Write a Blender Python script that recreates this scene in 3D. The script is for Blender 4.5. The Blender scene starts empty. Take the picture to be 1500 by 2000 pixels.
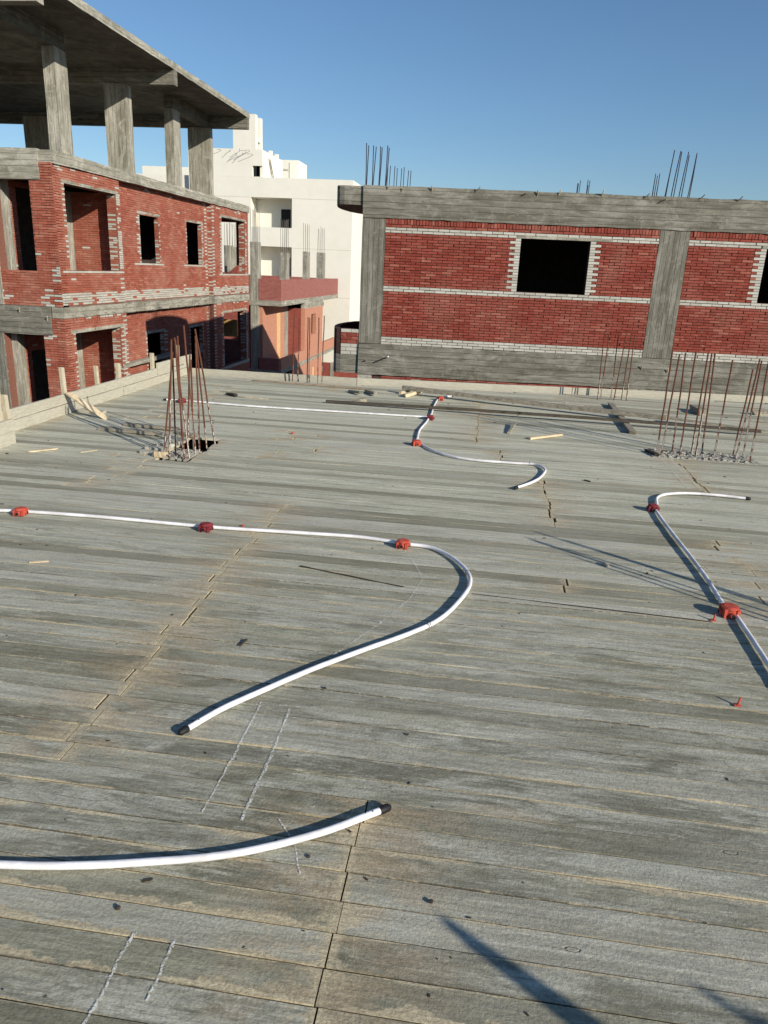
import bpy, bmesh, math, random
from mathutils import Vector, Matrix
random.seed(11)
rnd = random.random
def ru(a, b): return a + (b - a) * rnd()
SC = bpy.context.scene
COL = SC.collection

# ------------------------------------------------------------------ camera
PITCH, ROLL, YAW = 0.31416, 0.046213, 0.121847
fw = Vector((-math.sin(YAW) * math.cos(PITCH), math.cos(YAW) * math.cos(PITCH), -math.sin(PITCH)))
rt = Vector((math.cos(YAW), math.sin(YAW), 0))
up = rt.cross(fw)
c, s = math.cos(ROLL), math.sin(ROLL)
r2 = rt * c + up * s
u2 = -rt * s + up * c
cam_d = bpy.data.cameras.new('camera')
cam = bpy.data.objects.new('camera', cam_d)
COL.objects.link(cam)
m = Matrix((r2, u2, -fw)).transposed().to_4x4()
m.translation = (0, 0, 1.7)
cam.matrix_world = m
cam_d.sensor_fit = 'VERTICAL'
cam_d.sensor_height = 36
cam_d.lens = 36 * 1450.6 / 2000
cam_d.clip_start = 0.05
cam_d.clip_end = 5000
SC.camera = cam

# ------------------------------------------------------------------ world, sun, exposure
EL = math.radians(22.3)
SUNV = Vector((0.809 * math.cos(EL), -0.588 * math.cos(EL), math.sin(EL)))
world = bpy.data.worlds.new('World')
SC.world = world
world.use_nodes = True
wn = world.node_tree
for n in list(wn.nodes): wn.nodes.remove(n)
sky = wn.nodes.new('ShaderNodeTexSky')
sky.sky_type = 'NISHITA'
sky.sun_disc = False
sky.sun_elevation = EL
sky.sun_rotation = math.atan2(SUNV.x, SUNV.y)
sky.air_density = 1.1
sky.dust_density = 0.15
sky.ozone_density = 5.5
bg = wn.nodes.new('ShaderNodeBackground')
bg.inputs['Strength'].default_value = 0.095
wo = wn.nodes.new('ShaderNodeOutputWorld')
wn.links.new(sky.outputs[0], bg.inputs[0])
wn.links.new(bg.outputs[0], wo.inputs[0])
sun_d = bpy.data.lights.new('sun', 'SUN')
sun_d.energy = 4.8
sun_d.angle = math.radians(0.53)
sun_d.color = (1.0, 0.925, 0.79)
sun = bpy.data.objects.new('sun', sun_d)
COL.objects.link(sun)
sun.rotation_euler = (-SUNV).to_track_quat('-Z', 'Y').to_euler()
SC.view_settings.view_transform = 'Standard'
SC.view_settings.look = 'None'
SC.view_settings.exposure = 0.2
SC.view_settings.gamma = 1.0
SC.view_settings.use_curve_mapping = False

# ------------------------------------------------------------------ node helpers
class NT:
    def __init__(self, name):
        self.m = bpy.data.materials.new(name)
        self.m.use_nodes = True
        self.t = self.m.node_tree
        self.b = self.t.nodes['Principled BSDF']
        self.b.inputs['Specular IOR Level'].default_value = 0.25
    def n(self, typ, **kw):
        n = self.t.nodes.new(typ)
        for k, v in kw.items(): setattr(n, k, v)
        return n
    def put(self, sock, v):
        if v is None: return
        if isinstance(v, bpy.types.NodeSocket): self.t.links.new(v, sock)
        else:
            if isinstance(v, tuple) and len(v) == 3 and len(sock.default_value) == 4: v = (*v, 1)
            sock.default_value = v
    def math(self, op, a, b=None, c=None, clamp=False):
        n = self.n('ShaderNodeMath', operation=op, use_clamp=clamp)
        for i, v in enumerate((a, b, c)): self.put(n.inputs[i], v)
        return n.outputs[0]
    def vmath(self, op, a, b=None):
        n = self.n('ShaderNodeVectorMath', operation=op)
        self.put(n.inputs[0], a); self.put(n.inputs[1], b)
        return n.outputs[0]
    def mix(self, f, a, b, mode='MIX'):
        n = self.n('ShaderNodeMix', data_type='RGBA', blend_type=mode)
        self.put(n.inputs[0], f); self.put(n.inputs[6], a); self.put(n.inputs[7], b)
        return n.outputs[2]
    def ramp(self, f, a, b, lo=0.0, hi=1.0):
        n = self.n('ShaderNodeMapRange', interpolation_type='SMOOTHSTEP')
        for i, v in enumerate((f, a, b, lo, hi)): self.put(n.inputs[i], v)
        return n.outputs[0]
    def pos(self): return self.n('ShaderNodeNewGeometry').outputs['Position']
    def island(self): return self.n('ShaderNodeNewGeometry').outputs['Random Per Island']
    def rand(self):
        a = self.n('ShaderNodeObjectInfo').outputs['Random']
        return self.math('FRACT', self.math('ADD', a, self.island()))
    def uv(self): return self.n('ShaderNodeTexCoord').outputs['UV']
    def noise(self, v, scale, detail=4, rough=0.55, dist=0.0, col=False):
        n = self.n('ShaderNodeTexNoise')
        self.put(n.inputs['Vector'], v)
        n.inputs['Scale'].default_value = scale; n.inputs['Detail'].default_value = detail
        n.inputs['Roughness'].default_value = rough; n.inputs['Distortion'].default_value = dist
        return n.outputs['Color' if col else 'Fac']
    def vor(self, v, scale, feature='F1'):
        n = self.n('ShaderNodeTexVoronoi', feature=feature)
        self.put(n.inputs['Vector'], v); n.inputs['Scale'].default_value = scale
        return n
    def white(self, v, dim='3D'):
        n = self.n('ShaderNodeTexWhiteNoise', noise_dimensions=dim)
        self.put(n.inputs['W' if dim == '1D' else 'Vector'], v)
        return n.outputs['Value']
    def sep(self, v):
        n = self.n('ShaderNodeSeparateXYZ'); self.put(n.inputs[0], v); return n.outputs
    def comb(self, x, y, z):
        n = self.n('ShaderNodeCombineXYZ')
        for i, v in enumerate((x, y, z)): self.put(n.inputs[i], v)
        return n.outputs[0]
    def done(self, col, rough=0.85, bump=None, dist=0.01, strength=1.0):
        self.put(self.b.inputs['Base Color'], col)
        self.put(self.b.inputs['Roughness'], rough)
        if bump is not None:
            n = self.n('ShaderNodeBump')
            n.inputs['Distance'].default_value = dist; n.inputs['Strength'].default_value = strength
            self.put(n.inputs['Height'], bump)
            self.t.links.new(n.outputs[0], self.b.inputs['Normal'])
        return self.m

# ------------------------------------------------------------------ materials
def mat_plank():
    t = NT('weathered_plank')
    r = t.rand()
    p = t.pos()
    sx, sy, sz = t.sep(p)
    off = t.math('MULTIPLY', r, 37.0)
    q = t.comb(t.math('ADD', sx, off), sy, t.math('ADD', sz, off))           # each plank has its own grain
    grain = t.noise(t.vmath('MULTIPLY', q, (2.2, 46.0, 1.0)), 1.0, 5, 0.6, 0.6)
    streak = t.noise(t.vmath('MULTIPLY', q, (0.9, 11.0, 1.0)), 1.0, 4, 0.6, 0.3)
    patch = t.noise(t.vmath('MULTIPLY', q, (2.4, 9.0, 1.0)), 1.0, 7, 0.7, 0.6)
    fine = t.noise(q, 105.0, 4, 0.75)
    mid = t.noise(q, 30.0, 4, 0.7)
    big = t.noise(p, 0.55, 3, 0.5)
    ly = t.math('MULTIPLY', t.sep(t.n('ShaderNodeTexCoord').outputs['Object'])[1], 1.0)
    u, v, _ = t.sep(t.uv())
    dark = (0.140, 0.136, 0.102); light = (0.40, 0.395, 0.33); olive = (0.25, 0.238, 0.172)
    col = t.mix(t.ramp(patch, 0.40, 0.58), dark, light)
    col = t.mix(t.math('MULTIPLY', t.ramp(streak, 0.45, 0.66), 0.65), col, olive)
    blot = t.noise(t.vmath('MULTIPLY', q, (6.0, 17.0, 1.0)), 1.0, 8, 0.80, 0.6)
    scr = t.noise(t.vmath('MULTIPLY', q, (11.0, 95.0, 1.0)), 1.0, 3, 0.6, 0.3)
    col = t.mix(t.ramp(blot, 0.54, 0.70, 0.0, 0.65), col, (0.50, 0.485, 0.42))
    col = t.mix(t.ramp(blot, 0.46, 0.32, 0.0, 0.7), col, (0.12, 0.115, 0.09))
    col = t.mix(t.ramp(scr, 0.60, 0.67, 0.0, 0.5), col, (0.53, 0.51, 0.44))
    col = t.mix(t.ramp(scr, 0.40, 0.33, 0.0, 0.65), col, (0.085, 0.08, 0.065))
    col = t.mix(t.ramp(sy, 2.0, 7.5, 0.0, 0.82), col, (0.61, 0.60, 0.475))            # brightening of the far deck by light, painted into the plank colour
    r2 = t.math('FRACT', t.math('MULTIPLY', r, 17.3))
    r3 = t.math('FRACT', t.math('MULTIPLY', r, 91.7))
    col = t.mix(t.ramp(r2, 0.45, 1.0, 0.0, 0.75), col, (0.46, 0.445, 0.375))
    col = t.mix(t.ramp(r2, 0.38, 0.0, 0.0, 0.75), col, (0.165, 0.155, 0.112))
    col = t.mix(t.ramp(r3, 0.62, 1.0, 0.0, 0.6), col, olive)
    # bare wood showing through on some boards
    bare = t.math('MULTIPLY', t.ramp(t.noise(t.vmath('MULTIPLY', q, (1.3, 5.0, 1.0)), 1.0, 3, 0.5), 0.63, 0.76), 0.6)
    col = t.mix(bare, col, (0.47, 0.375, 0.26))
    # sand lodged along the long edges
    d = t.math('MINIMUM', v, t.math('SUBTRACT', 1.0, v))
    sandn = t.noise(t.vmath('MULTIPLY', q, (5.0, 4.0, 1.0)), 1.0, 5, 0.65)
    sandw = t.math('MULTIPLY', t.math('SUBTRACT', sandn, 0.40), t.math('MULTIPLY', t.math('ADD', t.ramp(t.math('ADD', r3, big), 0.75, 1.35, 0.02, 1.0), t.ramp(sy, 2.6, 1.6, 0.0, 0.34)), t.ramp(sy, 3.0, 6.5, 1.0, 0.25)))
    side = t.ramp(v, 0.4, 0.6, 1.0, 0.25)
    sand = t.ramp(t.math('SUBTRACT', t.math('MULTIPLY', sandw, side), d), -0.028, 0.02)
    ue = t.math('MINIMUM', u, t.math('SUBTRACT', 1.0, u))
    nearend = t.ramp(ue, 0.004, 0.03, 1.0, 0.0)
    endwood = t.math('MULTIPLY', t.ramp(ue, 0.0, 0.13, 1.0, 0.0), t.ramp(t.noise(t.vmath('MULTIPLY', q, (3.0, 7.0, 1.0)), 1.0, 5, 0.7), 0.42, 0.58, 0.0, 0.62))
    col = t.mix(endwood, col, (0.42, 0.31, 0.195))
    endline = t.ramp(ue, 0.002, 0.008, 0.95, 0.0)
    sand2 = t.math('MULTIPLY', nearend, t.ramp(mid, 0.42, 0.6))
    sand = t.math('MAXIMUM', t.math('MAXIMUM', sand, endline), t.math('MULTIPLY', sand2, 0.8))
    col = t.mix(t.math('MULTIPLY', sand, 0.85), col, t.mix(fine, (0.44, 0.35, 0.215), (0.60, 0.51, 0.345)))
    # speckle, grain, knots, nail holes
    col = t.mix(0.40, col, t.mix(t.ramp(fine, 0.3, 0.7), (0.20, 0.20, 0.19), (0.85, 0.85, 0.83)), 'OVERLAY')
    col = t.mix(0.38, col, t.mix(t.ramp(grain, 0.3, 0.7), (0.2, 0.2, 0.2), (0.8, 0.8, 0.8)), 'OVERLAY')
    kv = t.vor(t.vmath('MULTIPLY', q, (3.0, 8.0, 1.0)), 1.0)
    kd = kv.outputs['Distance']
    kr = t.white(kv.outputs['Position'])
    ison = t.math('GREATER_THAN', kr, 0.70)
    wob = t.math('ADD', kd, t.math('MULTIPLY', mid, 0.03))
    knot = t.math('MULTIPLY', ison, t.ramp(wob, 0.045, 0.12, 1.0, 0.0))
    ring = t.math('MULTIPLY', ison, t.ramp(t.math('ABSOLUTE', t.math('SUBTRACT', wob, 0.085)), 0.0, 0.016, 1.0, 0.0))
    col = t.mix(t.math('MULTIPLY', knot, 0.40), col, (0.23, 0.18, 0.13))
    col = t.mix(t.math('MULTIPLY', ring, 0.28), col, (0.10, 0.085, 0.065))
    nv = t.vor(t.vmath('MULTIPLY', q, (9.0, 9.0, 1.0)), 1.0)
    nr = t.white(nv.outputs['Position'])
    hole = t.math('MULTIPLY', t.math('GREATER_THAN', nr, 0.86), t.ramp(nv.outputs['Distance'], 0.028, 0.045, 1.0, 0.0))
    col = t.mix(t.math('MULTIPLY', hole, 0.85), col, (0.035, 0.03, 0.025))
    col = t.mix(t.ramp(big, 0.35, 0.7, 0.0, 0.22), col, (0.46, 0.45, 0.41))
    col = t.mix(0.10, col, (0.42, 0.39, 0.22), 'MIX')
    gapl = t.ramp(d, 0.010, 0.034, 0.85, 0.0)
    col = t.mix(t.math('MULTIPLY', gapl, t.ramp(mid, 0.30, 0.52)), col, (0.055, 0.048, 0.036))
    h = t.math('ADD', t.math('MULTIPLY', fine, 0.25), t.math('MULTIPLY', grain, 0.12))
    h = t.math('ADD', h, t.math('MULTIPLY', blot, 0.55))
    h = t.math('ADD', h, t.math('MULTIPLY', mid, 0.30))
    h = t.math('SUBTRACT', h, t.math('MULTIPLY', hole, 0.9))
    h = t.math('SUBTRACT', h, t.math('MULTIPLY', ring, 0.35))
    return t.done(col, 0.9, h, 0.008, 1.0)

def mat_concrete(name, vertical=False, tone=1.0, board=0.12, warm=1.0):
    t = NT(name)
    p = t.pos()
    sx, sy, sz = t.sep(p)
    hz = t.math('ADD', t.math('MULTIPLY', sx, 0.9), t.math('MULTIPLY', sy, 1.0))
    if vertical:
        across, along = hz, sz
        q = t.comb(t.math('MULTIPLY', sx, 10.0), t.math('MULTIPLY', sy, 10.0), t.math('MULTIPLY', sz, 1.5))
    else:
        across, along = sz, hz
        q = t.comb(t.math('MULTIPLY', sx, 1.7), t.math('MULTIPLY', sy, 1.7), t.math('MULTIPLY', sz, 11.0))
    bd = t.math('DIVIDE', t.math('ADD', across, t.math('MULTIPLY', t.noise(p, 1.2, 2), 0.02)), board)
    idn = t.white(t.math('FLOOR', bd), '1D')
    fr = t.math('FRACT', bd)
    line = t.ramp(t.math('MINIMUM', fr, t.math('SUBTRACT', 1.0, fr)), 0.02, 0.08, 1.0, 0.0)
    g = t.noise(q, 1.0, 5, 0.65, 0.5)
    st = t.noise(p, 2.6, 7, 0.72, 0.9)
    st2 = t.noise(q, 0.45, 7, 0.75, 1.2)
    f = t.noise(p, 38.0, 4, 0.7)
    k = tone
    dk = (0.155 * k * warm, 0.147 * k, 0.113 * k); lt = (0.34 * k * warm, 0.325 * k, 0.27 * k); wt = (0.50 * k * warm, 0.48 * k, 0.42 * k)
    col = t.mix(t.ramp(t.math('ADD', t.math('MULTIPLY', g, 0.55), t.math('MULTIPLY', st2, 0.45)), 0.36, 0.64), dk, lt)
    col = t.mix(t.math('MULTIPLY', idn, 0.45), col, (0.30 * k * warm, 0.285 * k, 0.235 * k))
    col = t.mix(t.math('MULTIPLY', t.ramp(st, 0.50, 0.66), 0.45), col, wt)
    col = t.mix(t.math('MULTIPLY', t.ramp(st2, 0.52, 0.66), 0.65), col, wt)
    col = t.mix(t.math('MULTIPLY', t.ramp(st2, 0.46, 0.34), 0.5), col, dk)
    col = t.mix(0.35, col, t.mix(f, (0.25, 0.25, 0.25), (0.75, 0.75, 0.75)), 'OVERLAY')
    col = t.mix(t.math('MULTIPLY', line, 0.35), col, (0.10 * k, 0.095 * k, 0.075 * k))
    vd = t.vor(p, 26.0); pit = t.math('MULTIPLY', t.math('GREATER_THAN', t.white(vd.outputs['Position']), 0.72), t.ramp(vd.outputs['Distance'], 0.12, 0.26, 1.0, 0.0))
    pit = t.math('MULTIPLY', pit, t.ramp(t.noise(p, 1.7, 3), 0.46, 0.58))
    col = t.mix(t.math('MULTIPLY', pit, 0.6), col, (0.07 * k, 0.065 * k, 0.05 * k))
    blotch = t.noise(p, 9.0, 6, 0.75, 0.5)  # random pale cement blotches
    col = t.mix(t.ramp(blotch, 0.56, 0.66, 0.0, 0.45), col, wt)
    h = t.math('ADD', t.math('MULTIPLY', g, 0.6), t.math('MULTIPLY', idn, 0.6))
    h = t.math('ADD', h, t.math('MULTIPLY', f, 0.35))
    h = t.math('SUBTRACT', h, t.math('MULTIPLY', line, 0.6))
    return t.done(col, 0.92, h, 0.012, 0.8)

def mat_brick(name, a, b, cc, smear=(0.45, 0.40, 0.34), amt=0.5):
    t = NT(name)
    r = t.rand()
    p = t.pos()
    col = t.mix(r, a, b)
    r2 = t.math('FRACT', t.math('MULTIPLY', r, 23.7))
    col = t.mix(t.ramp(r2, 0.78, 1.0, 0.0, 0.7), col, cc)
    n1 = t.noise(p, 9.0, 4, 0.6)
    n2 = t.noise(p, 60.0, 4, 0.7)
    n3 = t.noise(p, 1.3, 3, 0.6)
    col = t.mix(t.ramp(n1, 0.60, 0.74, 0.0, amt), col, smear)
    n5 = t.noise(t.vmath('MULTIPLY', p, (5.0, 5.0, 13.0)), 1.0, 3, 0.55, 2.6)
    col = t.mix(t.ramp(n5, 0.60, 0.68, 0.0, amt * 1.1), col, smear)
    col = t.mix(t.ramp(n3, 0.40, 0.70, 0.0, 0.30), col, smear)
    col = t.mix(t.ramp(t.noise(p, 0.8, 4, 0.6), 0.55, 0.35, 0.0, 0.35), col, a)
    col = t.mix(0.4, col, t.mix(n2, (0.25, 0.25, 0.25), (0.75, 0.75, 0.75)), 'OVERLAY')
    return t.done(col, 0.92, t.math('ADD', n2, n1), 0.004, 0.7)

def mat_noise(name, a, b, scale=20.0, rough=0.85, bump=0.004, b2=None, tilt=None):
    t = NT(name)
    p = t.pos() if tilt is None else t.vmath('MULTIPLY', t.pos(), tilt)
    n = t.noise(p, scale, 5, 0.65)
    col = t.mix(t.ramp(n, 0.3, 0.7), a, b)
    col = t.mix(t.math('MULTIPLY', t.rand(), 0.3), col, b)
    return t.done(col, rough, n, bump, 0.8)

def mat_brick_tex(name, a, b, mortar):
    """brickwork too far away to tell the bricks apart"""
    t = NT(name)
    sx, sy, sz = t.sep(t.pos())
    v = t.comb(t.math('ADD', sx, sy), sz, 0.0)
    n = t.n('ShaderNodeTexBrick')
    n.offset = 0.5
    t.put(n.inputs['Vector'], v)
    t.put(n.inputs['Color1'], a); t.put(n.inputs['Color2'], b); t.put(n.inputs['Mortar'], mortar)
    n.inputs['Scale'].default_value = 1.0
    n.inputs['Mortar Size'].default_value = 0.008
    n.inputs['Brick Width'].default_value = 0.215
    n.inputs['Row Height'].default_value = 0.058
    no = t.noise(t.pos(), 7.0, 5, 0.7)
    col = t.mix(t.ramp(no, 0.52, 0.75, 0.0, 0.5), n.outputs['Color'], mortar)
    h = t.math('ADD', t.math('SUBTRACT', 1.0, n.outputs['Fac']), t.math('MULTIPLY', no, 0.5))
    return t.done(col, 0.92, h, 0.01, 0.8)

def mat_plain(name, col, rough=0.6, spec=0.3):
    t = NT(name)
    t.b.inputs['Specular IOR Level'].default_value = spec
    n = t.noise(t.pos(), 25.0, 4, 0.6)
    a = tuple(x * 0.82 for x in col); b = tuple(min(1, x * 1.1) for x in col)
    return t.done(t.mix(n, a, b), rough, n, 0.0015, 0.4)

def mat_rod():
    t = NT('rusty_steel_bar')
    p = t.pos()
    z = t.sep(p)[2]
    n = t.noise(p, 30.0, 4, 0.7)
    r = t.rand()
    col = t.mix(n, (0.055, 0.020, 0.012), (0.17, 0.065, 0.035))
    lim = t.math('MULTIPLY', t.math('SUBTRACT', r, 0.45), 1.0)
    splash = t.math('MULTIPLY', t.ramp(t.math('SUBTRACT', lim, z), -0.03, 0.03), t.ramp(t.noise(p, 22.0, 3, 0.6), 0.42, 0.52))
    col = t.mix(splash, col, (0.45, 0.42, 0.37))
    return t.done(col, 0.8, n, 0.002, 0.8)

M = {}
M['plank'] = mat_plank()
M['board'] = mat_noise('formwork_board', (0.36, 0.335, 0.265), (0.48, 0.455, 0.375), 5.0, 0.85, 0.003, tilt=(2.2, 2.2, 16.0))
M['wood_new'] = mat_noise('pale_raw_wood', (0.50, 0.39, 0.24), (0.66, 0.55, 0.38), 12.0, 0.8, 0.003)
M['dark_timber'] = mat_noise('dark_weathered_timber', (0.035, 0.03, 0.024), (0.10, 0.085, 0.065), 9.0, 0.85, 0.004, tilt=(1.0, 5.0, 5.0))
M['lath'] = mat_noise('reddish_lath_wood', (0.24, 0.17, 0.11), (0.40, 0.31, 0.22), 9.0, 0.85, 0.003)
M['wood_old'] = mat_noise('old_grey_timber', (0.16, 0.14, 0.105), (0.38, 0.34, 0.265), 9.0, 0.85, 0.004, tilt=(1.0, 5.0, 5.0))
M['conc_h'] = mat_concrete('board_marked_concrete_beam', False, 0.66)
M['soffit'] = mat_concrete('shade_darkened_soffit', False, 0.50)  # darker copy of the beam concrete, underside shade put into its colour
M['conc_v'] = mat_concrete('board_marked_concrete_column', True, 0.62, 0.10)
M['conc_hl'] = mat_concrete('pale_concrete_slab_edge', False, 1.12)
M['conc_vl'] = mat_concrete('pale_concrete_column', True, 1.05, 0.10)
M['rough'] = mat_noise('rough_cement', (0.20, 0.19, 0.16), (0.46, 0.44, 0.38), 28.0, 0.95, 0.02)
M['red1'] = mat_brick('dark_red_brick', (0.19, 0.034, 0.022), (0.28, 0.060, 0.042), (0.38, 0.14, 0.10), (0.36, 0.18, 0.135), 0.55)
M['red2'] = mat_brick('red_brick', (0.27, 0.070, 0.043), (0.37, 0.110, 0.071), (0.46, 0.20, 0.14), (0.48, 0.29, 0.21), 0.55)
M['grey1'] = mat_brick('grey_brick', (0.40, 0.385, 0.33), (0.52, 0.505, 0.45), (0.34, 0.32, 0.27), (0.55, 0.53, 0.48), 0.4)
M['mort1'] = mat_noise('dark_mortar', (0.045, 0.022, 0.018), (0.10, 0.055, 0.045), 30.0)
M['mort2'] = mat_noise('red_mortar', (0.12, 0.045, 0.032), (0.26, 0.12, 0.085), 30.0)
M['texA'] = mat_brick_tex('far_red_brickwork', (0.29, 0.075, 0.062), (0.38, 0.12, 0.10), (0.34, 0.20, 0.165))
M['texB'] = mat_brick_tex('far_salmon_brickwork', (0.50, 0.20, 0.125), (0.56, 0.25, 0.165), (0.52, 0.30, 0.21))
M['texC'] = mat_brick_tex('far_dark_brickwork', (0.25, 0.055, 0.04), (0.33, 0.08, 0.06), (0.24, 0.11, 0.09))
M['white'] = mat_noise('cream_render', (0.75, 0.725, 0.635), (0.80, 0.775, 0.69), 1.2, 0.9, 0.003)
M['joint'] = mat_plain('render_joint', (0.58, 0.55, 0.47), 0.9)
M['shutter'] = mat_noise('ochre_shutter_wood', (0.46, 0.27, 0.10), (0.58, 0.36, 0.15), 6.0, 0.7, 0.003)
M['ochre'] = mat_noise('ochre_boards', (0.60, 0.37, 0.17), (0.70, 0.47, 0.25), 5.0, 0.8, 0.003)
M['pvc'] = mat_noise('white_plastic_pipe', (0.58, 0.56, 0.56), (0.86, 0.85, 0.87), 9.0, 0.45, 0.0006)
M['box1'] = mat_noise('orange_red_plastic', (0.40, 0.048, 0.030), (0.56, 0.11, 0.07), 30.0, 0.6, 0.002)
M['box2'] = mat_noise('crimson_plastic', (0.15, 0.014, 0.022), (0.26, 0.045, 0.05), 30.0, 0.6, 0.002)
M['tape'] = mat_plain('black_tape', (0.012, 0.012, 0.014), 0.6)
M['wire'] = mat_plain('dark_wire', (0.05, 0.045, 0.04), 0.5)
M['rod'] = mat_rod()
M['rod_far'] = mat_plain('far_steel_bar', (0.035, 0.03, 0.035), 0.8)
M['rod_pale'] = mat_plain('cement_splashed_bar', (0.16, 0.15, 0.13), 0.8)
tc = NT('chalk'); _n = tc.noise(tc.pos(), 140.0, 3, 0.7); _m = tc.noise(tc.pos(), 26.0, 3, 0.6)
tc.put(tc.b.inputs['Alpha'], tc.math('MULTIPLY', tc.ramp(_n, 0.40, 0.56), tc.ramp(_m, 0.30, 0.55, 0.25, 0.9)))
M['chalk'] = tc.done((0.80, 0.79, 0.74), 0.95)
M['sand'] = mat_noise('dry_sand', (0.20, 0.155, 0.105), (0.30, 0.24, 0.17), 3.0)
M['dark'] = mat_plain('brown_scrap', (0.060, 0.045, 0.032), 0.9)
M['dark_int'] = mat_noise('unlit_blockwork', (0.035, 0.028, 0.025), (0.07, 0.055, 0.048), 6.0)  # darkness of the rooms put into the blockwork colour

# ------------------------------------------------------------------ mesh helpers
class MB:
    def __init__(self): self.v = []; self.f = []; self.uv = None
    def quad(self, a, b, c_, d):
        i = len(self.v); self.v += [tuple(a), tuple(b), tuple(c_), tuple(d)]; self.f.append((i, i + 1, i + 2, i + 3)); return self
    def hexa(self, p):
        """p: 8 points, bottom ring 0-3 then top ring 4-7"""
        i = len(self.v); self.v += [tuple(x) for x in p]
        self.f += [(i + 3, i + 2, i + 1, i), (i + 4, i + 5, i + 6, i + 7)]
        for k in range(4):
            j = (k + 1) % 4
            self.f.append((i + k, i + j, i + 4 + j, i + 4 + k))
        return self
    def box(self, x0, x1, y0, y1, z0, z1):
        return self.hexa([(x0, y0, z0), (x1, y0, z0), (x1, y1, z0), (x0, y1, z0), (x0, y0, z1), (x1, y0, z1), (x1, y1, z1), (x0, y1, z1)])
    def fbox(self, F, u0, u1, n0, n1, z0, z1):
        return self.hexa([F(u0, n1, z0), F(u1, n1, z0), F(u1, n0, z0), F(u0, n0, z0), F(u0, n1, z1), F(u1, n1, z1), F(u1, n0, z1), F(u0, n0, z1)])
    def prism(self, pts, z0, z1):
        n = len(pts); i = len(self.v)
        self.v += [(x, y, z0) for x, y in pts] + [(x, y, z1) for x, y in pts]
        self.f.append(tuple(i + k for k in reversed(range(n)))); self.f.append(tuple(i + n + k for k in range(n)))
        for k in range(n):
            j = (k + 1) % n
            self.f.append((i + k, i + j, i + n + j, i + n + k))
        return self
    def tube(self, path, r, n=8, cap=True):
        P = [Vector(p) for p in path]; i0 = len(self.v); prev = None
        for k, p in enumerate(P):
            d = (P[min(k + 1, len(P) - 1)] - P[max(k - 1, 0)]).normalized()
            a = d.cross(Vector((0, 0, 1)) if abs(d.z) < 0.95 else Vector((0, 1, 0))).normalized()
            if prev is not None and a.dot(prev) < 0 and abs(d.z) >= 0.95: a = -a
            prev = a
            b = d.cross(a)
            rr = r[k] if isinstance(r, (list, tuple)) else r
            for q in range(n):
                w = 2 * math.pi * q / n
                self.v.append(tuple(p + a * math.cos(w) * rr + b * math.sin(w) * rr))
        for k in range(len(P) - 1):
            for q in range(n):
                q2 = (q + 1) % n
                self.f.append((i0 + k * n + q, i0 + k * n + q2, i0 + (k + 1) * n + q2, i0 + (k + 1) * n + q))
        if cap:
            self.f.append(tuple(i0 + q for q in reversed(range(n)))); self.f.append(tuple(i0 + (len(P) - 1) * n + q for q in range(n)))
        return self
    def mesh(self, name, mat, smooth=False):
        me = bpy.data.meshes.new(name)
        me.from_pydata(self.v, [], self.f)
        me.materials.append(mat)
        bm = bmesh.new(); bm.from_mesh(me)
        bmesh.ops.recalc_face_normals(bm, faces=bm.faces)
        bm.to_mesh(me); bm.free()
        if smooth:
            for p in me.polygons: p.use_smooth = True
            me.set_sharp_from_angle(angle=math.radians(42))
        return me
    def build(self, name, mat, parent=None, smooth=False, **kw):
        o = bpy.data.objects.new(name, self.mesh(name, mat, smooth))
        COL.objects.link(o)
        if parent: o.parent = parent
        for k, v in kw.items(): o[k] = v
        return o

def empty(name, label=None, cat=None, group=None, kind=None, loc=(0, 0, 0)):
    o = bpy.data.objects.new(name, None); COL.objects.link(o); o.location = loc
    o.empty_display_size = 0.2
    tag(o, label, cat, group, kind)
    return o
def tag(o, label=None, cat=None, group=None, kind=None):
    if label: o['label'] = label
    if cat: o['category'] = cat
    if group: o['group'] = group
    if kind: o['kind'] = kind
    return o
def inst(name, me, parent, loc=(0, 0, 0), rot=(0, 0, 0), sc=(1, 1, 1)):
    o = bpy.data.objects.new(name, me); COL.objects.link(o)
    o.parent = parent; o.location = loc; o.rotation_euler = rot; o.scale = sc
    return o
def bevel(o, w=0.004, seg=1):
    bm = bmesh.new(); bm.from_mesh(o.data)
    bmesh.ops.bevel(bm, geom=bm.edges[:], offset=w, segments=seg, affect='EDGES', clamp_overlap=True)
    bm.to_mesh(o.data); bm.free(); return o
def frame(O, D, N):
    """world point of (along, outward, height) on a facade"""
    return lambda u, n, z: (O[0] + D[0] * u + N[0] * n, O[1] + D[1] * u + N[1] * n, z)

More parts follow.
